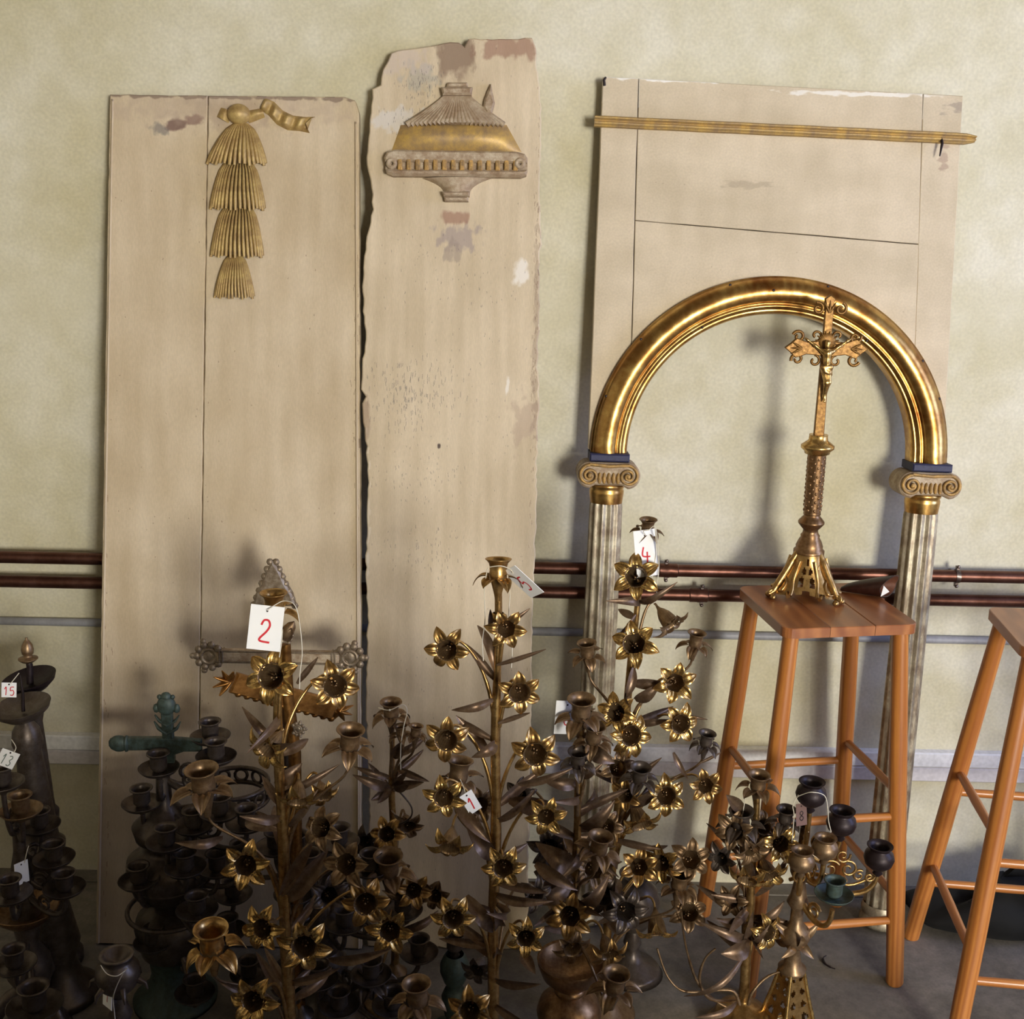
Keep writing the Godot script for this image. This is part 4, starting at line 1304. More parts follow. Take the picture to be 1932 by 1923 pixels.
func make_flower_shapes() -> void:
	for v in 3:   # a ribbed pointed petal reaching out along +x, the flower opens along +z
		var rows := []
		for k in 9:
			var f := k / 8.0
			var w := 0.0128 * (1.0 - pow(f, 1.9)) * (0.86 + 0.45 * f) + (0.0002 if k < 8 else 0.0)
			var row := PackedVector3Array()
			for j in 11:
				var u := j / 5.0 - 1.0
				var z = 0.006 * sin(PI * f * 0.75) - [0.010, 0.016, 0.004][v] * f * f
				z += 0.0042 * u * u * (1.0 - 0.5 * f) + 0.0017 * cos(u * PI * 3.0) * (1.0 - f * 0.8) + 0.0016 * absf(u) * (1.0 - f)
				row.append(Vector3(0.0168 + 0.0285 * f * (1.0 - 0.06 * v), u * w, z))
			rows.append(row)
		var m := Mb.new()
		m.grid(rows)
		petals.append(m.mesh())
	var b := Mb.new()
	var turn := Transform3D(Basis(Vector3.RIGHT, PI / 2))
	b.lathe([Vector2(0.0028, -0.046), Vector2(0.0048, -0.039), Vector2(0.0095, -0.032), Vector2(0.0145, -0.021), Vector2(0.0168, -0.009), Vector2(0.0178, -0.001), Vector2(0.0194, 0.0028), Vector2(0.0206, 0.0032)], 72, turn, 0.0011, 24)
	throat = b.mesh()
	b = Mb.new()
	b.tube(PackedVector3Array([Vector3(0, 0, -0.034), Vector3(0.0008, 0.001, -0.018), Vector3(0.0012, 0.0015, -0.006)]), [0.0014, 0.0012, 0.0011], 6)
	b.ball(Vector3(0.0013, 0.0016, -0.004), Vector3(0.0021, 0.0021, 0.002), 8)
	for k in 5:
		var a := TAU * k / 5.0
		b.tube(PackedVector3Array([Vector3(0, 0, -0.03), Vector3(cos(a) * 0.0045, sin(a) * 0.0045, -0.012)]), [0.0007, 0.0011], 5)
	pistil = b.mesh()
	b = Mb.new()
	b.lathe([Vector2(0.0045, -0.05), Vector2(0.0068, -0.038), Vector2(0.0115, -0.02), Vector2(0.016, -0.006), Vector2(0.0165, 0.0), Vector2(0.0155, 0.004), Vector2(0.0158, 0.013), Vector2(0.0175, 0.019), Vector2(0.0225, 0.0245), Vector2(0.0238, 0.0255), Vector2(0.0232, 0.0268), Vector2(0.0195, 0.025), Vector2(0.0155, 0.0205), Vector2(0.014, 0.014), Vector2(0.0136, -0.006), Vector2(0.0, -0.008)], 32)
	cup = b.mesh()
	b = Mb.new()
	b.lathe([Vector2(0.006, -0.02), Vector2(0.01, -0.012), Vector2(0.008, -0.006), Vector2(0.0125, 0.0), Vector2(0.0165, 0.006), Vector2(0.0165, 0.028), Vector2(0.0205, 0.033), Vector2(0.0225, 0.034), Vector2(0.0225, 0.036), Vector2(0.019, 0.0355), Vector2(0.0145, 0.031), Vector2(0.0138, 0.008), Vector2(0.0, 0.006)], 28)
	socket = b.mesh()
	b = Mb.new()
	b.lathe([Vector2(0.0, -0.0005), Vector2(0.012, -0.001), Vector2(0.024, -0.003), Vector2(0.033, 0.001), Vector2(0.0385, 0.007), Vector2(0.04, 0.0075), Vector2(0.0392, 0.0055), Vector2(0.033, -0.0015), Vector2(0.024, -0.006), Vector2(0.012, -0.005), Vector2(0.0, -0.004)], 32)
	pan = b.mesh()
	b = Mb.new()
	b.lathe([Vector2(0.004, -0.032), Vector2(0.009, -0.026), Vector2(0.006, -0.021), Vector2(0.014, -0.016), Vector2(0.023, -0.008), Vector2(0.0265, 0.003), Vector2(0.024, 0.013), Vector2(0.0175, 0.019), Vector2(0.018, 0.023), Vector2(0.0225, 0.0265), Vector2(0.0225, 0.028), Vector2(0.018, 0.0265), Vector2(0.0145, 0.021), Vector2(0.013, 0.006), Vector2(0.0, 0.004)], 28)
	bulb_cup = b.mesh()

func facing(f: Vector3, roll := 0.0) -> Basis:
	var up := Vector3.UP if absf(f.normalized().y) < 0.95 else Vector3.BACK
	return Basis.looking_at(-f, up) * Basis(Vector3.BACK, roll)

func flower(root: Node3D, p: Vector3, f: Vector3, s: float, m: Material) -> void:
	var o := part("flower", throat, mat("brass_inner") if m != mat("bronze_dark") else m, root, Transform3D(facing(f, rng.randf() * TAU).scaled_local(Vector3.ONE * s), p))
	var bend := rng.randf_range(-0.12, 0.16)
	for k in 6:
		part("petal", petals[rng.randi() % 3], m, o, Transform3D(Basis(Vector3.BACK, TAU * k / 6.0 + rng.randf_range(-0.05, 0.05)) * Basis(Vector3.UP, bend + rng.randf_range(-0.14, 0.14)), Vector3.ZERO))
	part("pistil", pistil, mat("brass_dull"), o)

func lily_cup(root: Node3D, p: Vector3, up: Vector3, s: float, m: Material) -> void:
	var y := up.normalized()
	var x := y.cross(Vector3.BACK).normalized()
	var bas := Basis(x, y, x.cross(y)) * Basis(Vector3.UP, rng.randf() * TAU)
	var o := part("candle_cup", cup, m, root, Transform3D(bas.scaled_local(Vector3.ONE * s), p))
	for k in 6:
		var pb := Basis(Vector3.UP, TAU * k / 6.0) * Basis(Vector3.BACK, rng.randf_range(-0.6, -0.1)) * Basis(Vector3.RIGHT, -PI / 2)
		part("petal", petals[k % 3], m, o, Transform3D(pb.scaled_local(Vector3(1.15, 1.1, 1.0)), Vector3(0, 0.0, 0)))

func leaf(root: Node3D, a: Vector3, tip: Vector3, w: float, sag: float, m: Material) -> void:
	var d := tip - a
	var side := d.cross(Vector3(0.25, 0.3, 1)).normalized()
	var up := side.cross(d).normalized()
	var rows := []
	for k in 10:
		var f := k / 9.0
		var ww := w * 0.5 * pow(sin(PI * clampf(0.06 + 0.94 * f, 0, 1)), 0.8) * (1.0 - 0.25 * f) + 0.0006
		var c := a + d * f + up * sag * sin(PI * f)
		var row := PackedVector3Array()
		for j in 5:
			var u := j / 2.0 - 1.0
			row.append(c + side * u * ww + up * (absf(u) * ww * 0.55))
		rows.append(row)
	var b := Mb.new()
	b.grid(rows)
	part("leaf", b, m, root)

# flowers: [x, y, depth offset, radius in pixels, facing x, facing y, tone]; cups: [x, y of the collar, depth offset, half rim in pixels, lean x]
func candelabrum(called: String, label: String, foot: Vector3, top: Vector3, thick: float, flowers: Array, cups: Array, leaves: Array, spare: int, s: int) -> Node3D:
	rng.seed = s
	var root := thing(called, label, "candelabrum", Vector3(foot.x, 0, foot.z), "brass lily candelabra")
	var z: float = foot.z
	var b := Mb.new()
	var path := PackedVector3Array()
	for k in 13:
		path.append(foot.lerp(top, k / 12.0) - root.position + Vector3(sin(k * 1.3) * 0.0015, 0, 0))
	b.tube(path, [thick, thick * 0.92, thick * 0.8, thick * 0.6], 12)
	part("stem", b, mat("brass"), root)
	var tones := [mat("brass"), mat("brass_bright"), mat("brass_dull"), mat("bronze_dark")]
	var ends := []
	for f in flowers:
		var p := at(f[0], f[1], z + f[2])
		var dir := Vector3(f[4], f[5], 1).normalized()
		var sc: float = f[3] / scale_at(p) / 0.0385
		flower(root, p - root.position, dir, sc, tones[f[6]])
		ends.append([p - dir * 0.042 * sc, -dir, f[6]])
	for c in cups:
		var p := at(c[0], c[1], z + c[2])
		var up := Vector3(c[4], 1, c[5] if c.size() > 5 else 0.0)
		var sc: float = c[3] / scale_at(p) / 0.0235
		lily_cup(root, p - root.position, up, sc, tones[c[6] if c.size() > 6 else 2])
		ends.append([p - up.normalized() * 0.048 * sc, -up.normalized(), 2])
	for e in ends:   # each flower and cup on its own branch, which leaves the stem lower down
		var p: Vector3 = e[0]
		var along := (p.y - foot.y) / (top.y - foot.y)
		var base := foot.lerp(top, clampf(along, 0, 1))
		var reach := Vector2(p.x - base.x, p.z - base.z).length()
		if reach < 0.012:
			continue
		var drop := 0.05 + reach * 0.75 + rng.randf() * 0.04
		var start := foot.lerp(top, clampf((p.y - drop - foot.y) / (top.y - foot.y), 0.02, 0.985))
		var out := Vector3(p.x - start.x, 0, p.z - start.z).normalized()
		var path2 := bezier(start + out * thick * 0.6, start + out * (thick + 0.006) + Vector3.UP * drop * 0.75, p + e[1] * minf(0.06, reach * 0.7) + Vector3.UP * 0.012, p, 14)
		for k in path2.size():
			path2[k] -= root.position
		b = Mb.new()
		b.tube(path2, [0.0036, 0.003, 0.0026, 0.0024], 7)
		part("branch", b, mat("brass_dull") if e[2] >= 2 else mat("brass"), root)
	for l in leaves:   # [base x, base y, tip x, tip y, depth offset, width in pixels, sag]
		var a := at(l[0], l[1], z + l[4] * 0.4)
		leaf(root, a - root.position, at(l[2], l[3], z + l[4]) - root.position, l[5] / scale_at(a), l[6], mat("brass_leaf"))
	for k in spare:   # leaves all up the stem
		var f := 0.12 + 0.75 * pow(rng.randf(), 1.5)
		var a := foot.lerp(top, f) - root.position
		var yaw := rng.randf() * TAU
		var n := rng.randf_range(0.05, 0.12)
		var tip := a + Vector3(cos(yaw) * n, rng.randf_range(-0.02, 0.07), sin(yaw) * n)
		leaf(root, a, tip, rng.randf_range(0.014, 0.024), rng.randf_range(-0.01, 0.03), mat("brass_leaf"))
	return root

func turned_foot(root: Node3D, called: String, prof: Array, m: Material, place := Transform3D.IDENTITY, n := 32) -> void:
	var b := Mb.new()
	b.lathe(prof, n, place)
	part(called, b, m, root)

func plain_foot(root: Node3D, r: float, h: float, m: Material) -> void:
	turned_foot(root, "foot", [Vector2(0, 0), Vector2(r, 0), Vector2(r * 1.02, h * 0.06), Vector2(r * 0.95, h * 0.12), Vector2(r * 0.8, h * 0.16), Vector2(r * 0.6, h * 0.3), Vector2(r * 0.34, h * 0.5), Vector2(r * 0.24, h * 0.62), Vector2(r * 0.36, h * 0.7), Vector2(r * 0.36, h * 0.78), Vector2(r * 0.2, h * 0.86), Vector2(0.008, h)], m)

func lilies() -> void:
	var z := -1.85
	var a := at(940, 1100, z)
	var b := at(930, 1900, z)
	var foot := a + (b - a) * (a.y - 0.09) / (a.y - b.y)
	var r := candelabrum("lily_candelabrum", "tallest brass lily candelabrum with a straight stem, flowers facing out, before the urn plank", foot, at(940, 1098, z), 0.0105,
		[[843, 1226, 0.05, 41, -0.15, 0.12, 0], [955, 1186, 0.045, 37, 0.15, 0.05, 0], [980, 1307, 0.06, 41, 0.2, 0.0, 0], [842, 1396, 0.06, 43, -0.1, 0.05, 0], [1010, 1423, 0.06, 45, 0.1, 0.1, 0], [838, 1505, 0.08, 38, 0.05, 0.0, 1], [1030, 1540, 0.07, 36, 0.05, 0.05, 1], [848, 1600, 0.08, 40, -0.1, -0.6, 1], [950, 1637, 0.1, 40, 0.05, 0.1, 1], [855, 1733, 0.1, 40, 0.15, 0.1, 1], [992, 1770, 0.1, 36, 0.05, 0.15, 1], [886, 1908, 0.12, 42, -0.1, 0.35, 0], [905, 1520, -0.06, 34, 0.3, 0.3, 2], [900, 1830, -0.05, 30, -0.4, -0.2, 3], [1010, 1690, -0.05, 34, 0.6, 0.2, 3]],
		[[940, 1082, 0.0, 25, 0.0, -0.12, 0], [787, 1882, 0.12, 28, -0.05, 0.05], [865, 1462, -0.06, 26, 0.1, -0.1]],
		[[937, 1255, 1030, 1225, 0.02, 9, 0.004], [930, 1320, 852, 1340, 0.03, 18, 0.03], [922, 1420, 860, 1350, -0.03, 24, -0.005], [940, 1365, 1000, 1345, 0.02, 10, -0.004], [950, 1180, 1000, 1148, 0.0, 9, 0.006], [925, 1188, 925, 1150, 0.02, 10, 0.0], [978, 1480, 1080, 1450, 0.03, 16, 0.015], [860, 1520, 925, 1590, 0.05, 26, 0.01], [960, 1510, 1070, 1530, -0.02, 40, 0.02], [930, 1620, 880, 1560, 0.0, 34, 0.02], [1010, 1630, 1090, 1680, 0.06, 28, 0.02], [985, 1800, 1010, 1838, 0.1, 24, 0.0], [880, 1690, 930, 1760, 0.02, 30, 0.03]], 18, 3)
	plain_foot(r, 0.075, 0.1, mat("brass"))
	# stem beads
	turned_foot(r, "stem_knop", [Vector2(0.009, -0.008), Vector2(0.015, -0.003), Vector2(0.015, 0.003), Vector2(0.009, 0.008)], mat("brass"), Transform3D(Basis(), at(940, 1165, z) - r.position), 20)

	a = at(512, 1300, z)
	b = at(545, 1920, z)
	foot = a + (b - a) * (a.y - 0.09) / (a.y - b.y)
	r = candelabrum("lily_candelabrum", "brass lily candelabrum with the tag numbered 2, before the plain board", foot, at(517, 1168, z), 0.0115,
		[[512, 1276, 0.06, 50, -0.1, 0.45, 1], [632, 1294, 0.02, 45, 0.3, 0.1, 0], [503, 1413, 0.05, 44, -0.5, -0.4, 1], [562, 1512, 0.04, 38, 0.1, -0.9, 1], [610, 1500, -0.02, 30, 0.4, -0.5, 0], [606, 1562, 0.05, 40, -0.35, 0.6, 2], [464, 1632, 0.06, 45, 0.1, 0.15, 1], [655, 1630, 0.06, 44, -0.3, 0.4, 2], [690, 1705, 0.04, 44, 0.15, 0.2, 0], [496, 1752, 0.09, 42, -0.35, 0.3, 1], [574, 1786, 0.1, 48, 0.1, 0.15, 1], [478, 1888, 0.12, 45, -0.2, 0.3, 1], [550, 1870, -0.05, 34, 0.4, 0.1, 3], [620, 1690, -0.04, 36, 0.4, 0.4, 3]],
		[[517, 1146, 0, 26, 0.0, 0.0, 0], [384, 1482, 0.03, 32, -0.05, 0.1], [660, 1402, 0.0, 27, 0.1, 0.15], [400, 1782, 0.1, 33, 0.0, 0.1, 0]],
		[[520, 1480, 570, 1440, -0.02, 30, 0.01], [535, 1700, 620, 1600, 0.0, 40, 0.015], [530, 1690, 590, 1590, 0.05, 26, -0.01], [545, 1560, 600, 1490, 0.0, 16, 0.012], [620, 1810, 740, 1790, 0.08, 22, 0.015], [420, 1580, 330, 1590, 0.06, 20, 0.03], [540, 1210, 550, 1185, 0.02, 16, 0.0], [560, 1290, 600, 1240, 0.0, 12, 0.0], [470, 1860, 410, 1850, 0.08, 18, 0.02]], 20, 5)
	plain_foot(r, 0.075, 0.1, mat("brass"))
	b = at(542, 1192, z + 0.01)
	var m := Mb.new()
	m.lathe([Vector2(0.001, 0.022), Vector2(0.008, 0.014), Vector2(0.011, 0.002), Vector2(0.007, -0.01), Vector2(0.002, -0.016)], 14, Transform3D(Basis(Vector3.BACK, -0.6), b - r.position))
	part("bud", m, mat("brass_dull"), r)

	z = -2.1
	a = at(1200, 1130, z)
	b = at(1158, 1600, z)
	foot = a + (b - a) * (a.y - 0.09) / (a.y - b.y)
	r = candelabrum("lily_candelabrum", "brass lily candelabrum with the tag numbered 4, before the fluted column and pipes", foot, at(1214, 1012, z), 0.0095,
		[[1200, 1088, 0.05, 42, -0.25, 0.5, 1], [1197, 1215, 0.05, 42, -0.2, 0.6, 1], [1265, 1176, 0.0, 36, 0.9, -0.9, 2], [1273, 1288, 0.03, 38, 0.1, 0.25, 1], [1284, 1366, 0.04, 37, 0.25, 0.15, 1], [1256, 1502, 0.05, 38, 0.05, 0.2, 1], [1330, 1482, 0.03, 33, 0.15, 0.1, 0], [1163, 1345, 0.05, 36, -0.4, 0.5, 1], [1190, 1388, 0.05, 40, 0.3, 0.2, 1], [1210, 1556, 0.03, 40, 0.4, -0.8, 1], [1205, 1636, 0.04, 36, 0.0, 0.5, 0], [1248, 1628, 0.03, 36, -0.6, 0.2, 1], [1303, 1622, 0.04, 38, 0.2, 0.5, 2], [1240, 1762, 0.03, 40, 0.1, -1.3, 1], [1300, 1722, 0.04, 36, 0.1, 0.9, 2], [1165, 1450, 0.02, 34, 0.2, 0.6, 2], [1180, 1500, 0.06, 30, -0.4, 0.3, 0], [1140, 1690, 0.05, 36, 0.0, 0.3, 3]],
		[[1222, 998, 0.0, 17, 0.02, 0.1, 2], [1312, 1212, 0.0, 18, 0.1, 0.1], [1332, 1400, 0.0, 17, 0.1, 0.1, 3], [1207, 1466, 0.05, 20, 0.05, 0.2, 3], [1281, 1668, 0.05, 22, 0.05, 0.1], [1108, 1232, -0.03, 19, -0.1, 0.1]],
		[[1195, 1260, 1178, 1320, 0.03, 20, 0.01], [1198, 1320, 1245, 1290, 0.02, 26, 0.012], [1200, 1365, 1262, 1358, 0.02, 14, 0.01], [1200, 1160, 1160, 1205, 0.02, 8, 0.01], [1270, 1420, 1298, 1470, 0.03, 12, -0.01], [1215, 1600, 1260, 1596, 0.0, 12, 0.008], [1180, 1520, 1260, 1470, 0.04, 22, 0.02], [1290, 1350, 1335, 1358, 0.0, 5, -0.004], [1232, 1480, 1210, 1500, 0.04, 14, 0.0], [1320, 1440, 1360, 1420, 0.0, 6, 0.0]], 16, 7)
	plain_foot(r, 0.07, 0.1, mat("brass_dull"))

	z = -1.99
	a = at(1095, 1420, z)
	b = at(1078, 1790, z)
	foot = a + (b - a) * (a.y - 0.2) / (a.y - b.y)
	r = candelabrum("lily_candelabrum", "brass lily candelabrum with the tag numbered 6, rising from a round brass urn", foot, at(1098, 1352, z), 0.0085,
		[[1075, 1728, 0.06, 42, -0.1, 0.35, 0], [1035, 1600, -0.02, 38, 0.2, 0.1, 3], [1120, 1640, 0.0, 40, 0.3, 0.3, 2], [1180, 1720, -0.02, 42, 0.3, 0.2, 3], [1080, 1790, 0.03, 34, 0.3, -0.2, 2], [1150, 1800, 0.05, 36, 0.3, -0.5, 0], [1050, 1650, -0.05, 40, -0.1, 0.2, 3], [1145, 1560, 0.02, 32, 0.2, 0.5, 2], [980, 1500, -0.04, 30, -0.3, 0.2, 3]],
		[[1096, 1345, 0.0, 27, 0.0, 0.15], [1120, 1392, 0.02, 22, 0.05, 0.1], [1090, 1436, 0.04, 20, 0.0, 0.2, 3], [1130, 1600, 0.07, 24, 0.1, 0.1], [1160, 1860, 0.1, 26, 0.08, 0.1]],
		[[1090, 1480, 1020, 1470, 0.02, 26, 0.02], [1095, 1560, 1160, 1510, 0.02, 30, 0.02], [1085, 1640, 1010, 1590, 0.0, 44, 0.03], [1090, 1700, 1150, 1650, 0.03, 30, 0.03], [1080, 1660, 1000, 1700, 0.03, 34, 0.03], [1120, 1420, 1160, 1440, 0.04, 34, 0.02]], 20, 9)
	turned_foot(r, "urn", [Vector2(0, 0), Vector2(0.06, 0), Vector2(0.061, 0.008), Vector2(0.035, 0.02), Vector2(0.028, 0.03), Vector2(0.045, 0.045), Vector2(0.06, 0.066), Vector2(0.064, 0.088), Vector2(0.058, 0.11), Vector2(0.04, 0.126), Vector2(0.029, 0.132), Vector2(0.029, 0.132), Vector2(0.032, 0.136), Vector2(0.032, 0.141), Vector2(0.029, 0.145), Vector2(0.029, 0.145), Vector2(0.036, 0.152), Vector2(0.055, 0.17), Vector2(0.064, 0.195), Vector2(0.066, 0.205), Vector2(0.062, 0.2), Vector2(0.05, 0.175), Vector2(0.0, 0.165)], mat("bronze_red"))

	z = -2.13
	a = at(738, 1380, z)
	b = at(741, 1560, z)
	foot = a + (b - a) * (a.y - 0.09) / (a.y - b.y)
	r = candelabrum("lily_candelabrum", "slender brass lily candelabrum with an untagged string, a leaf rosette halfway, before the urn plank", foot, at(738, 1352, z), 0.0085,
		[[730, 1574, 0.05, 32, -0.1, 0.6, 0], [736, 1756, 0.2, 42, 0.1, 0.25, 1], [780, 1680, 0.1, 34, 0.3, 0.2, 0], [820, 1690, 0.05, 30, -0.2, 0.1, 2], [690, 1590, -0.02, 30, -0.5, 0.2, 3], [770, 1560, -0.02, 30, 0.3, -0.3, 2]],
		[[738, 1345, 0.02, 21, 0.0, 0.1], [757, 1384, 0.05, 14, -0.1, 0.0], [784, 1384, 0.05, 14, 0.1, 0.0], [733, 1640, 0.1, 28, 0.0, 0.15], [645, 1598, -0.02, 22, -0.1, 0.1, 3], [700, 1845, 0.15, 24, 0, 0.15, 3]],
		[[735, 1486, 665, 1462, 0.05, 22, 0.02], [738, 1488, 700, 1510, 0.06, 20, 0.0], [740, 1484, 800, 1476, 0.04, 20, 0.0], [742, 1482, 768, 1456, 0.04, 14, 0.0], [736, 1490, 712, 1516, 0.06, 14, 0.0], [732, 1480, 695, 1440, 0.03, 9, -0.008], [742, 1430, 760, 1398, 0.02, 26, 0.0], [748, 1450, 810, 1475, 0.03, 14, 0.008], [745, 1490, 772, 1480, 0.06, 18, 0.0], [800, 1700, 720, 1680, 0.1, 24, 0.02]], 10, 11)
	plain_foot(r, 0.07, 0.09, mat("brass_dull"))
	m = Mb.new()
	var wire := [at(752, 1492, z + 0.03), at(775, 1520, z + 0.03), at(776, 1540, z + 0.03), at(760, 1553, z + 0.02), at(745, 1556, z)]
	for k in wire.size():
		wire[k] -= r.position
	m.tube(spline(wire), [0.0018], 6)
	part("tendril", m, mat("bronze_dark"), r)

	z = -2.06
	foot = level(1402, 1905, 0.03)
	foot.z = z
	foot.x = at(1402, 1890, z).x
	foot.y = 0.06
	r = candelabrum("lily_candelabrum", "low brass lily candelabrum with a drooping bare lower branch, in front of the crucifix stool", foot, at(1428, 1500, z), 0.0105,
		[[1386, 1568, 0.04, 36, -0.4, 0.4, 2], [1418, 1604, 0.05, 34, 0.3, -0.3, 2], [1410, 1660, 0.05, 36, -0.3, -0.7, 1], [1472, 1592, 0.04, 36, 0.2, 0.3, 1], [1452, 1650, 0.04, 34, 0.3, -0.4, 1], [1360, 1620, 0.0, 30, -0.6, 0.0, 3], [1440, 1560, 0.0, 30, 0.3, 0.5, 2], [1448, 1760, 0.03, 34, 0.5, 0.2, 1], [1380, 1700, 0.0, 30, -0.6, 0.3, 2]],
		[[1430, 1482, 0.0, 21, 0.02, 0.1], [1398, 1552, 0.02, 24, -0.05, 0.1, 3], [1482, 1545, 0.03, 19, 0.0, 0.1, 3]],
		[[1425, 1690, 1490, 1610, 0.02, 18, 0.01], [1420, 1740, 1480, 1700, 0.0, 22, 0.015], [1410, 1770, 1320, 1740, 0.04, 20, 0.03], [1405, 1800, 1290, 1880, 0.04, 14, 0.04], [1400, 1800, 1420, 1720, 0.05, 16, 0.0], [1412, 1780, 1360, 1800, 0.05, 40, 0.01], [1390, 1890, 1310, 1920, 0.06, 16, 0.02], [1400, 1530, 1370, 1500, 0.02, 26, 0.0]], 14, 13)
	for k in 4:
		var pts: Array = [[at(1396, 1896, z + 0.03), at(1385, 1872, z + 0.03), at(1360, 1868, z + 0.03), at(1320, 1872, z + 0.03), at(1284, 1868, z + 0.03), at(1258, 1840, z + 0.02), at(1240, 1790, z + 0.01)], [at(1412, 1896, z + 0.03), at(1420, 1872, z + 0.03), at(1450, 1842, z + 0.02), at(1500, 1826, z + 0.02)], [at(1400, 1895, z), at(1370, 1900, z), at(1320, 1860, z), at(1295, 1790, z), at(1285, 1720, z + 0.03)], [at(1396, 1890, z), at(1340, 1885, z + 0.04), at(1320, 1850, z + 0.04), at(1330, 1810, z + 0.04), at(1350, 1790, z + 0.04)]][k]
		for j in pts.size():
			pts[j] -= r.position
		m = Mb.new()
		m.tube(spline(pts), [0.0035, 0.003, 0.0022], 7)
		part("branch", m, mat("brass_dull"), r)
	turned_foot(r, "foot", [Vector2(0, 0), Vector2(0.075, 0), Vector2(0.076, 0.006), Vector2(0.07, 0.012), Vector2(0.062, 0.016), Vector2(0.058, 0.034), Vector2(0.05, 0.046), Vector2(0.03, 0.056), Vector2(0.014, 0.062), Vector2(0.01, 0.07)], mat("brass"))

# ------------------------------------------------------------------ darker candelabra, candlesticks and crosses
func dark_cup(root: Node3D, p: Vector3, s: float, m: Material) -> void:
	var o := part("candle_cup", socket, m, root, Transform3D(Basis(Vector3.UP, 0).scaled_local(Vector3.ONE * s), p))
	part("drip_pan", pan, m, o, Transform3D(Basis(), Vector3(0, -0.002, 0)))

func arm(root: Node3D, a: Vector3, p: Vector3, m: Material) -> void:
	var out := Vector3(p.x - a.x, 0, p.z - a.z)
	var b := Mb.new()
	b.tube(bezier(a, a + out * 0.6 - Vector3.UP * 0.05, p - Vector3.UP * 0.07, p - Vector3.UP * 0.018, 12), [0.0065, 0.0055, 0.005], 8)
	b.tube(spiral(a.lerp(p, 0.5) - Vector3.UP * 0.03, 0.018, 0.005, 0.5, 1.3, out.normalized(), Vector3.UP, 18), [0.004, 0.003], 6)
	part("arm", b, m, root)

func trefoil(b: Mb, c: Vector3, d: Vector3, s: float) -> void:   # a lacy end of a cross: lobes round a pierced disc
	var side := d.cross(Vector3.BACK)
	for k in 9:
		var a := PI * (k - 4) / 5.2
		var v := d * cos(a) + side * sin(a)
		b.ball(c + v * s * 0.8, Vector3(s * 0.27, s * 0.27, s * 0.2), 8)
	for k in 3:
		var a := (k - 1) * 1.25
		var v := d * cos(a) + side * sin(a)
		b.ball(c + v * s * 1.05, Vector3(s * 0.22, s * 0.22, s * 0.16), 8)
	b.tube(spiral(c, s * 0.5, s * 0.48, 0, 1.0, d, side, 16), [s * 0.16], 6)
	for q in [-1, 1]:
		b.tube(spiral(c + side * q * s * 0.35 - d * s * 0.35, s * 0.36, s * 0.14, 0, q * 1.1, d, side, 14), [s * 0.12], 6)
	b.ball(c, Vector3(s * 0.42, s * 0.42, s * 0.16), 10)

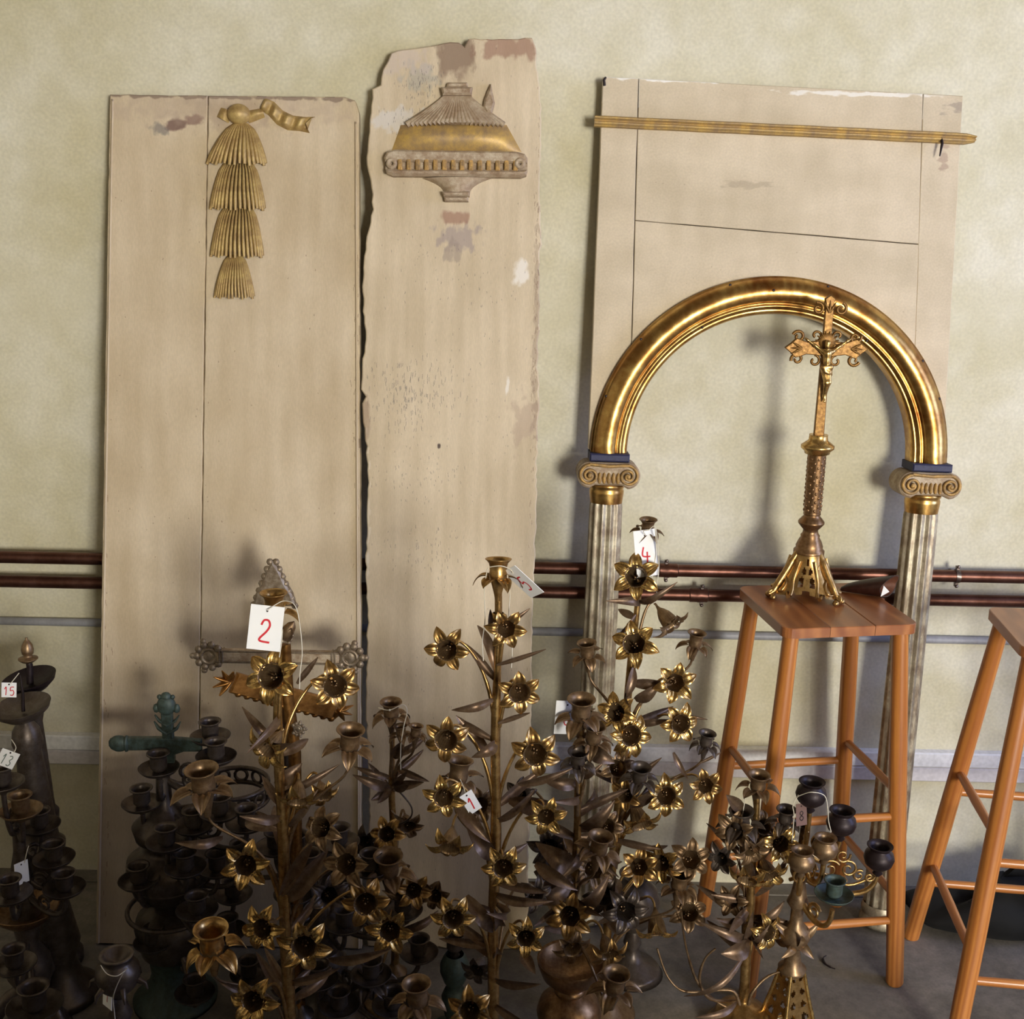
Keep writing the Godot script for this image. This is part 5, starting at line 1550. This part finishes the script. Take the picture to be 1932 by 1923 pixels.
func dark_candelabra() -> void:
	var dark := mat("bronze_dark")
	var green := mat("verdigris")
	# clustered candelabrum with a green cross on top
	var z := -2.12
	var foot := at(332, 1890, z)
	var o := Vector3(foot.x, 0, z)
	var root := thing("altar_candelabrum", "dark bronze candelabrum with many cups and a green cross on top, before the plain board", "candelabrum", o)
	var top := at(318, 1450, z)
	var h := top.y
	turned_foot(root, "foot", [Vector2(0, 0), Vector2(0.085, 0), Vector2(0.086, 0.01), Vector2(0.075, 0.02), Vector2(0.055, 0.035), Vector2(0.045, 0.07), Vector2(0.048, 0.1), Vector2(0.055, 0.115)], green)
	turned_foot(root, "basin", [Vector2(0.05, 0.11), Vector2(0.062, 0.12), Vector2(0.07, 0.15), Vector2(0.074, 0.18), Vector2(0.068, 0.2), Vector2(0.05, 0.21), Vector2(0.03, 0.215)], dark)
	turned_foot(root, "shaft", [Vector2(0.03, 0.21), Vector2(0.035, 0.235), Vector2(0.07, 0.26), Vector2(0.084, 0.3), Vector2(0.08, 0.33), Vector2(0.05, 0.35), Vector2(0.035, 0.36), Vector2(0.06, 0.38), Vector2(0.066, 0.405), Vector2(0.04, 0.43), Vector2(0.016, 0.46), Vector2(0.013, h)], dark)
	var m := Mb.new()   # hoops that carry the cups
	for e in [[0.285, 0.075], [0.215, 0.085]]:
		var ring := PackedVector3Array()
		for k in 33:
			ring.append(Vector3(cos(TAU * k / 32.0) * e[1], e[0], sin(TAU * k / 32.0) * e[1]))
		m.tube(ring, [0.005], 7)
	part("hoop", m, dark, root)
	m = Mb.new()   # pierced gallery with rings
	var gc := at(440, 1492, z - 0.03) - o
	for k in 12:
		var a := TAU * k / 12.0
		var c := gc + Vector3(cos(a) * 0.07, 0.0, sin(a) * 0.07)
		var tx := Vector3(-sin(a), 0, cos(a))
		m.tube(spiral(c, 0.013, 0.0129, 0, 1, tx, Vector3.UP, 14), [0.0035], 6)
	for y in [-0.046, -0.014]:
		var ring := PackedVector3Array()
		for k in 33:
			ring.append(gc + Vector3(cos(TAU * k / 32.0) * 0.07, y + 0.03, sin(TAU * k / 32.0) * 0.07))
		m.tube(ring, [0.005], 7)
	m.tube(PackedVector3Array([Vector3(0, gc.y - 0.03, 0), gc + Vector3(0, -0.02, 0), gc + Vector3(0.07, -0.016, 0)]), [0.005], 6)
	part("pierced_gallery", m, dark, root)
	for c in [[397, 1392, -0.02], [408, 1430, 0.03], [300, 1452, 0.03], [268, 1518, 0.03], [315, 1592, 0.12], [366, 1560, 0.09], [415, 1535, 0.1], [465, 1556, 0.1], [262, 1664, 0.09], [372, 1720, 0.16], [368, 1876, 0.1], [560, 1604, 0.02], [455, 1620, 0.02], [320, 1720, 0.0], [430, 1760, 0.04], [290, 1780, 0.06], [440, 1690, -0.02], [350, 1640, 0.13], [410, 1640, 0.08], [470, 1840, 0.0], [300, 1620, -0.04]]:
		var p := at(c[0], c[1], z + c[2]) - o
		dark_cup(root, p, 1.0, dark)
		arm(root, Vector3(0, clampf(p.y - 0.04, 0.2, h - 0.02), 0), p, dark)
	m = Mb.new()   # cross
	var cc := at(318, 1404, z) - o
	var up := at(312, 1345, z) - o
	m.box(Vector3(-0.011, -0.04, -0.005), Vector3(0.011, 0.07, 0.005), 0.002, Transform3D(Basis(), cc))
	m.prism(PackedVector2Array([Vector2(-0.085, -0.014), Vector2(-0.03, -0.012), Vector2(0, -0.026), Vector2(0.03, -0.014), Vector2(0.065, -0.013), Vector2(0.065, 0.011), Vector2(0.012, 0.014), Vector2(-0.012, 0.014), Vector2(-0.085, 0.012)]), 0.006, -0.006, 0.002, Transform3D(Basis(), cc))
	for s in [-1, 1]:
		m.tube(PackedVector3Array([cc + Vector3(0, 0.022, 0), cc + Vector3(s * 0.018, 0.034, 0), cc + Vector3(s * 0.026, 0.048, 0)]), [0.008, 0.006, 0.002], 6, true, 0.6)
		m.tube(PackedVector3Array([cc + Vector3(0, 0.04, 0), cc + Vector3(s * 0.016, 0.05, 0), cc + Vector3(s * 0.024, 0.062, 0)]), [0.007, 0.005, 0.002], 6, true, 0.6)
	m.ball(cc + Vector3(0, 0.082, 0), Vector3(0.019, 0.021, 0.013), 14)
	m.ball(cc + Vector3(0, 0.1, 0), Vector3(0.011, 0.01, 0.009), 10)
	for s in [-1, 1]:
		m.ball(cc + Vector3(s * 0.013, 0.1, 0), Vector3(0.005, 0.005, 0.005), 8)
		m.ball(cc + Vector3(s * 0.02, 0.076, 0), Vector3(0.007, 0.01, 0.007), 8)
	m.ball(cc + Vector3(-0.098, -0.001, 0), Vector3(0.021, 0.017, 0.012), 14)
	m.ball(cc + Vector3(-0.083, -0.001, 0), Vector3(0.006, 0.018, 0.012), 10)
	part("green_cross", m, green, root)

	z = -2.07
	foot = at(612, 1840, z)
	o = Vector3(foot.x, 0, z)
	root = thing("altar_candelabrum", "dark bronze candelabrum of many plain cups, between the lilies tagged 2 and the slender one", "candelabrum", o)
	turned_foot(root, "foot", [Vector2(0, 0), Vector2(0.08, 0), Vector2(0.08, 0.015), Vector2(0.05, 0.03), Vector2(0.03, 0.07), Vector2(0.045, 0.1), Vector2(0.05, 0.13), Vector2(0.03, 0.16)], dark)
	turned_foot(root, "shaft", [Vector2(0.03, 0.155), Vector2(0.024, 0.18), Vector2(0.045, 0.22), Vector2(0.045, 0.25), Vector2(0.02, 0.28), Vector2(0.016, 0.33), Vector2(0.03, 0.35), Vector2(0.016, 0.37), Vector2(0.01, 0.41)], dark)
	for c in [[640, 1592, 0.05], [585, 1640, 0.08], [700, 1640, 0.03], [555, 1690, 0.06], [650, 1745, 0.1], [700, 1842, 0.12], [600, 1850, 0.12], [760, 1720, 0.03], [640, 1900, 0.15], [520, 1600, -0.02], [790, 1800, 0.02], [740, 1900, 0.1]]:
		var p := at(c[0], c[1], z + c[2]) - o
		dark_cup(root, p, 1.0, dark)
		arm(root, Vector3(0, clampf(p.y - 0.04, 0.1, 0.39), 0), p, dark)

	z = -2.24
	foot = at(1190, 1840, z)
	root = thing("bulb_candlestick", "dark round-bodied candlestick low behind the lily candelabrum tagged 4", "candlestick", Vector3(foot.x, 0, z))
	var yr := (at(1188, 1700, z) - root.position).y
	turned_foot(root, "bulb", [Vector2(0.012, yr - 0.07), Vector2(0.03, yr - 0.06), Vector2(0.05, yr - 0.03), Vector2(0.055, yr), Vector2(0.048, yr + 0.028), Vector2(0.03, yr + 0.046), Vector2(0.012, yr + 0.052), Vector2(0.0, yr + 0.053)], dark)
	turned_foot(root, "shaft", [Vector2(0, 0), Vector2(0.07, 0), Vector2(0.06, 0.015), Vector2(0.025, 0.03), Vector2(0.014, 0.06), Vector2(0.02, yr - 0.1), Vector2(0.012, yr - 0.068)], dark)
	dark_cup(root, Vector3(0.0, yr + 0.062, 0.0), 0.9, dark)

	# processional cross with lacy silver ends, leaning pole behind the candelabrum
	z = -2.215
	var c0 := at(524, 1239, z)
	root = thing("processional_cross", "dark wood processional cross with lacy silver ends, before the plain board", "cross", Vector3(c0.x + 0.03, 0, z))
	m = Mb.new()
	m.tube(PackedVector3Array([Vector3(0, 0, 0), c0 - root.position + Vector3(0.004, -0.06, 0), c0 - root.position + Vector3(0, 0.08, 0)]), [0.013, 0.011, 0.0105], 12)
	part("pole", m, mat("dark_wood"), root)
	turned_foot(root, "foot", [Vector2(0, 0), Vector2(0.06, 0), Vector2(0.06, 0.012), Vector2(0.035, 0.03), Vector2(0.018, 0.06), Vector2(0.014, 0.1)], mat("dark_wood"))
	var wl := at(408, 1238, z) - root.position
	var wr := at(640, 1241, z) - root.position
	m = Mb.new()
	m.box(Vector3(wl.x, c0.y - 0.012, -0.01), Vector3(wr.x, c0.y + 0.012, 0.006), 0.003)
	part("crossbar", m, mat("relief_grey"), root)
	m = Mb.new()
	for s in [-1, 1]:
		m.tube(PackedVector3Array([Vector3(wl.x, c0.y + s * 0.0115, 0.006), Vector3(wr.x, c0.y + s * 0.0115, 0.006)]), [0.0022], 6)
	for x in [wl.x + 0.008, wl.x + 0.014, wr.x - 0.014, wr.x - 0.008]:
		m.box(Vector3(x - 0.0015, c0.y - 0.014, -0.011), Vector3(x + 0.0015, c0.y + 0.014, 0.009), 0.0005)
	part("silver_edge", m, mat("silver_dull"), root)
	for e in [[394, 1238, Vector3.LEFT, 0.031], [660, 1241, Vector3.RIGHT, 0.031], [518, 1112, Vector3.UP, 0.024]]:
		m = Mb.new()
		trefoil(m, at(e[0], e[1], z) - root.position, e[2], e[3])
		if e[2] == Vector3.UP:
			var p := at(518, 1130, z) - root.position
			m.prism(PackedVector2Array([p2(p, -0.041, -0.012), p2(p, 0.043, -0.012), p2(p, 0.037, 0.012), p2(p, 0.024, 0.035), p2(p, 0.013, 0.062), p2(p, 0, 0.082), p2(p, -0.013, 0.062), p2(p, -0.024, 0.035), p2(p, -0.036, 0.012)]), p.z + 0.012, p.z - 0.006, 0.004)
			for k in 7:
				for s in [-1, 1]:
					m.ball(p + Vector3(s * lerpf(0.041, 0.006, k / 6.0), -0.012 + k * 0.015, 0.004), Vector3(0.0075, 0.0075, 0.007), 8)
		part("lace_end", m, mat("silver_dull"), root)

	# gilded cross turned aside, its arms crossing behind the uppermost flower
	z = -1.98
	c0 = at(540, 1312, z)
	root = thing("altar_cross", "tarnished gilt cross with leafy ends, turned aside behind the candelabrum tagged 2", "cross", Vector3(at(560, 1700, z).x, 0, z))
	var l := at(440, 1288, z + 0.05) - root.position
	var r2 := at(632, 1340, z - 0.05) - root.position
	m = Mb.new()
	var dv := (r2 - l).normalized()
	var nv := dv.cross(Vector3.UP).normalized()
	var wide := (r2 - l).length() / 2
	m.box(Vector3(-wide, -0.019, -0.005), Vector3(wide, 0.019, 0.005), 0.003, Transform3D(Basis(dv, nv.cross(dv), nv), (l + r2) / 2))
	for k in 12:
		m.ball((l + r2) / 2 + dv * lerpf(-wide, wide, (k + 0.5) / 12.0) - Vector3.UP * 0.02, Vector3(0.007, 0.006, 0.005), 8)
	part("crossbar", m, mat("gilt_red"), root)
	m = Mb.new()
	var d := (r2 - l).normalized()
	for e in [[l, -d], [r2, d]]:
		m = Mb.new()
		var c: Vector3 = e[0] + e[1] * 0.008
		var u: Vector3 = e[1]
		for k in 5:
			var a := (k - 2) * 0.75
			var w := u.rotated(Vector3.BACK, a)
			m.tube(PackedVector3Array([c, c + w * 0.014, c + w * 0.03]), [0.008, 0.008, 0.002], 7, true, 0.5)
		part("leafy_end", m, mat("gilt_red"), root)
	m = Mb.new()
	m.tube(PackedVector3Array([Vector3(0, 0, 0), Vector3(0.0, 0.3, 0), at(556, 1420, z) - root.position, c0 - root.position, at(536, 1215, z) - root.position]), [0.011, 0.011, 0.012, 0.014, 0.012], 4)
	part("upright", m, mat("gilt_red"), root)
	m = Mb.new()
	trefoil(m, at(562, 1376, z + 0.01) - root.position, Vector3.RIGHT, 0.014)
	part("leafy_end", m, mat("silver_dull"), root)
	m = Mb.new()
	trefoil(m, at(536, 1204, z) - root.position, Vector3.UP, 0.015)
	part("leafy_end", m, mat("silver_dull"), root)
	plain_foot(root, 0.075, 0.1, mat("bronze_dark"))

	# two dished candlesticks
	for e in [[-2.24, 57, 1290, 1640, "candlestick with a wide dark dish and a gilt acorn on its spike, by the pipes", true], [-2.12, 44, 1342, 1800, "thick-shafted dark candlestick with a plain dish and bare spike, beside the acorn one", false]]:
		z = e[0]
		var p := at(e[1], e[2], z)
		root = thing("dish_candlestick", e[4], "candlestick", Vector3(p.x + (0.03 if not e[5] else 0.01), 0, z))
		var q := p - root.position
		turned_foot(root, "dish", [Vector2(0, -0.004), Vector2(0.02, -0.003), Vector2(0.042, 0.003), Vector2(0.053, 0.013), Vector2(0.0545, 0.0135), Vector2(0.05, 0.003), Vector2(0.035, -0.01), Vector2(0.015, -0.018), Vector2(0.012, -0.026)], mat("bronze_dark") if not e[5] else mat("iron"), Transform3D(Basis(Vector3.BACK, 0.14 if e[5] else 0.1) * Basis(Vector3.RIGHT, 0.12), q), 36)
		m = Mb.new()
		m.tube(PackedVector3Array([q, q + Vector3(0.002, 0.04, 0), q + Vector3(0.0, 0.075 if not e[5] else 0.05, 0)]), [0.0075 if e[5] else 0.004, 0.007 if e[5] else 0.003, 0.006 if e[5] else 0.0008], 8)
		part("spike", m, mat("iron"), root)
		if e[5]:
			turned_foot(root, "acorn_finial", [Vector2(0.004, 0.046), Vector2(0.012, 0.048), Vector2(0.0195, 0.054), Vector2(0.0195, 0.056), Vector2(0.01, 0.058), Vector2(0.008, 0.063), Vector2(0.0115, 0.066), Vector2(0.012, 0.07), Vector2(0.0125, 0.075), Vector2(0.0105, 0.085), Vector2(0.005, 0.094), Vector2(0.002, 0.097), Vector2(0.003, 0.1), Vector2(0.0, 0.101)], mat("brass_dull"), Transform3D(Basis(), q), 20)
		var y := q.y
		var k := 1.0 if not e[5] else 0.7
		turned_foot(root, "shaft", [Vector2(0, 0), Vector2(0.075 * k, 0), Vector2(0.076 * k, 0.02), Vector2(0.05 * k, 0.04), Vector2(0.036 * k, 0.09), Vector2(0.05 * k, 0.13), Vector2(0.03 * k, y * 0.42), Vector2(0.028 * k, y * 0.47), Vector2(0.034 * k, y * 0.5), Vector2(0.044 * k, y * 0.53), Vector2(0.046 * k, y * 0.555), Vector2(0.036 * k, y * 0.57), Vector2(0.034 * k, y * 0.6), Vector2(0.033 * k, y * 0.64), Vector2(0.027 * k, y * 0.8), Vector2(0.024 * k, y * 0.87), Vector2(0.03 * k, y * 0.9), Vector2(0.026 * k, y * 0.94), Vector2(0.014, y * 0.97), Vector2(0.012, y - 0.02)], mat("bronze_dark"), Transform3D(Basis(Vector3.BACK, atan2(q.x, -y) - PI if false else -atan2(q.x, y)), Vector3.ZERO), 32)

	# low clustered candelabrum at the picture's dark edge
	z = -2.02
	foot = at(60, 1850, z)
	o = Vector3(foot.x, 0, z)
	root = thing("altar_candelabrum", "low dark candelabrum with a reddish brass bowl and several cups, below the dished candlesticks", "candelabrum", o)
	turned_foot(root, "shaft", [Vector2(0, 0), Vector2(0.07, 0), Vector2(0.06, 0.02), Vector2(0.03, 0.05), Vector2(0.03, 0.1), Vector2(0.045, 0.13), Vector2(0.04, 0.16), Vector2(0.02, 0.2), Vector2(0.03, 0.26), Vector2(0.018, 0.3), Vector2(0.02, 0.36), Vector2(0.012, 0.4), Vector2(0.01, 0.47)], dark)
	var by := (at(62, 1740, z + 0.04) - o).y
	turned_foot(root, "bowl", [Vector2(0.02, by - 0.03), Vector2(0.04, by - 0.022), Vector2(0.058, by - 0.005), Vector2(0.064, by + 0.006), Vector2(0.06, by + 0.006), Vector2(0.05, by - 0.004), Vector2(0.0, by - 0.014)], mat("bronze_red"))
	for c in [[40, 1532, 0.02], [102, 1622, 0.0], [122, 1678, 0.04], [28, 1822, 0.14], [66, 1902, 0.2], [5, 1480, 0.04], [20, 1690, 0.1], [75, 1560, -0.04]]:
		var p := at(c[0], c[1], z + c[2]) - o
		dark_cup(root, p, 1.0 if c[1] < 1850 else 1.25, dark if c[1] != 1532 else mat("brass_dull"))
		arm(root, Vector3(0, clampf(p.y - 0.03, 0.06, 0.46), 0), p, dark)
	m = Mb.new()
	for k in 3:
		var a := TAU * k / 3.0 - 0.5
		var v := Vector3(cos(a), 0, -sin(a))
		m.tube(spline([Vector3(0, 0.1, 0), v * 0.05 + Vector3.UP * 0.08, v * 0.08 + Vector3.UP * 0.035, v * 0.1 + Vector3.UP * 0.009]), [0.016, 0.014, 0.009], 8)
	part("tripod", m, dark, root)

	# bulb-topped candlestick in front
	z = -1.74
	var pb := at(222, 1836, z)
	root = thing("bulb_candlestick", "dark candlestick with a bulb-shaped top and string-tied rim, in front of the green-footed candelabrum", "candlestick", Vector3(pb.x, 0, z))
	var yb := pb.y
	turned_foot(root, "bulb", [Vector2(0.008, yb - 0.05), Vector2(0.014, yb - 0.04), Vector2(0.03, yb - 0.024), Vector2(0.038, yb - 0.004), Vector2(0.036, yb + 0.012), Vector2(0.026, yb + 0.022), Vector2(0.024, yb + 0.028), Vector2(0.029, yb + 0.034), Vector2(0.029, yb + 0.037), Vector2(0.021, yb + 0.036), Vector2(0.017, yb + 0.026), Vector2(0.0, yb + 0.02)], mat("bronze_dark"))
	turned_foot(root, "shaft", [Vector2(0, 0), Vector2(0.07, 0), Vector2(0.065, 0.02), Vector2(0.03, 0.05), Vector2(0.016, 0.09), Vector2(0.014, yb - 0.1), Vector2(0.02, yb - 0.08), Vector2(0.013, yb - 0.06), Vector2(0.012, yb - 0.045)], mat("bronze_dark"))
	m = Mb.new()
	for k in 6:
		var a := TAU * k / 6.0
		m.tube(PackedVector3Array([Vector3(cos(a) * 0.034, yb - 0.012, sin(a) * 0.034), Vector3(cos(a) * 0.046, yb - 0.018, sin(a) * 0.046), Vector3(cos(a) * 0.05, yb - 0.03, sin(a) * 0.05)]), [0.006, 0.004, 0.0015], 6)
	part("leaf_collar", m, mat("bronze_dark"), root)

	# green baluster stick between the lilies
	z = -2.02
	pb = at(858, 1800, z)
	root = thing("baluster_candlestick", "short dark green baluster candlestick on the floor among the lily stems", "candlestick", Vector3(pb.x, 0, z))
	yb = pb.y
	turned_foot(root, "baluster", [Vector2(0, 0), Vector2(0.06, 0), Vector2(0.055, 0.012), Vector2(0.025, 0.03), Vector2(0.014, 0.045), Vector2(0.02, 0.055), Vector2(0.026, yb * 0.5), Vector2(0.02, yb * 0.58), Vector2(0.014, yb * 0.62), Vector2(0.021, yb * 0.68), Vector2(0.029, yb * 0.8), Vector2(0.029, yb * 0.88), Vector2(0.022, yb * 0.97), Vector2(0.018, yb)], green, Transform3D.IDENTITY, 28)
	part("candle_cup", socket, mat("bronze_dark"), root, Transform3D(Basis(), Vector3(0, yb + 0.01, 0)))

	# scrolled gothic candelabrum beside the low lily one
	z = -2.04
	foot = at(1487, 1910, z)
	o = Vector3(foot.x, 0, z)
	root = thing("gothic_candelabrum", "scrolled brass candelabrum with black cups and a pierced pyramid foot, before the pine stool", "candelabrum", o)
	m = Mb.new()   # pierced pyramid with round holes through its four faces
	var hp := (at(1484, 1828, z) - o).y
	var nc := 64
	var nr := 44
	for jj in nr + 1:
		for i2 in nc:
			var f := float(jj) / nr
			var side := lerpf(0.046, 0.016, pow(f, 0.85))
			var q := i2 % 16 / 16.0 * 2.0 - 1.0
			var p := Vector3(side, lerpf(0.0, hp, f), -q * side).rotated(Vector3.UP, (i2 / 16) * PI / 2 + 0.45)
			m.vert(p)
	for jj in nr:
		for i2 in nc:
			var f := (jj + 0.5) / nr
			var q := (i2 % 16 + 0.5) / 16.0 * 2.0 - 1.0
			var side := lerpf(0.046, 0.016, pow(f, 0.85))
			var row := f * 6.0
			var open := false
			for sx in [-1, 1]:
				open = open or Vector2((q - sx * 0.45) * side, (row - floorf(row) - 0.5) * hp / 6.0).length() < 0.26 * side
			if not open or f > 0.93:
				var k0 := jj * nc + i2
				var k1 := jj * nc + (i2 + 1) % nc
				m.quad(k0, k1, k1 + nc, k0 + nc)
	part("pierced_foot", m, mat("brass"), root)
	m = Mb.new()
	for k in 4:
		var a := TAU * k / 4.0 + PI / 4 + 0.45
		var v := Vector3(cos(a), 0, -sin(a))
		m.tube(PackedVector3Array([v * 0.066, v * 0.051 + Vector3.UP * hp * 0.3, v * 0.036 + Vector3.UP * hp * 0.65, v * 0.023 + Vector3.UP * hp]), [0.005, 0.0045, 0.004, 0.004], 7)
	for y in [0.004, hp]:
		var sd := 0.068 if y < 0.01 else 0.024
		for k in 4:
			var a := TAU * k / 4.0 + PI / 4 + 0.45
			m.tube(PackedVector3Array([Vector3(cos(a) * sd, y, -sin(a) * sd), Vector3(cos(a + PI / 2) * sd, y, -sin(a + PI / 2) * sd)]), [0.005], 6)
	part("foot_rib", m, mat("brass_bright"), root)
	var yk := (at(1487, 1765, z) - o).y
	turned_foot(root, "shaft", [Vector2(0.026, hp - 0.004), Vector2(0.028, hp + 0.004), Vector2(0.018, hp + 0.012), Vector2(0.012, yk - 0.03), Vector2(0.024, yk - 0.016), Vector2(0.03, yk), Vector2(0.026, yk + 0.016), Vector2(0.013, yk + 0.03), Vector2(0.012, yk + 0.06), Vector2(0.022, yk + 0.075), Vector2(0.016, yk + 0.09), Vector2(0.011, yk + 0.12), Vector2(0.02, yk + 0.14), Vector2(0.022, yk + 0.16), Vector2(0.01, yk + 0.18), Vector2(0.008, yk + 0.24)], mat("brass_dull"))
	for c in [[1530, 1502, 0.03, 1], [1587, 1556, 0.0, 1], [1658, 1622, 0.02, 1], [1556, 1604, 0.06, 2], [1512, 1628, 0.08, 2], [1573, 1690, 0.08, 3]]:
		var p := at(c[0], c[1], z + c[2]) - o
		var cm := mat("iron") if c[3] == 1 else mat("brass_dull") if c[3] == 2 else green
		if c[3] == 3:
			dark_cup(root, p, 0.92, cm)
		else:
			part("candle_cup", bulb_cup, cm, root, Transform3D(Basis().scaled(Vector3.ONE * (1.1 if c[3] == 1 else 0.95)), p))
		arm(root, Vector3(0, clampf(p.y - 0.05, 0.1, yk + 0.22), 0), p - Vector3.UP * 0.012, mat("brass"))
	m = Mb.new()   # filigree scrolls of the long arm
	for e in [[1565, 1640, 0.02, 0.5, 1.3], [1600, 1640, 0.018, 2.0, -1.3], [1620, 1652, 0.012, 1.0, 1.2], [1510, 1655, 0.018, 0.0, 1.4], [1545, 1590, 0.016, 1.6, 1.2], [1590, 1615, 0.015, 0.2, -1.3], [1640, 1655, 0.01, 0.2, -1.2]]:
		m.tube(spiral(at(e[0], e[1], z + 0.04) - o, e[2], e[2] * 0.25, e[3], e[4]), [0.0026, 0.002], 6)
	m.tube(spline([at(1490, 1660, z) - o, at(1540, 1650, z + 0.03) - o, at(1600, 1670, z + 0.04) - o, at(1650, 1652, z + 0.03) - o]), [0.004, 0.003], 7)
	part("filigree", m, mat("brass"), root)
	for k in 8:   # leaf sprays at the knop
		var a := TAU * k / 8.0
		leaf(root, Vector3(0, yk - 0.01, 0), Vector3(cos(a) * 0.045, yk + (0.03 if k % 2 == 0 else -0.03), sin(a) * 0.045), 0.02, 0.008, mat("brass_dull"))

func p2(p: Vector3, x: float, y: float) -> Vector2:
	return Vector2(p.x + x, p.y + y)
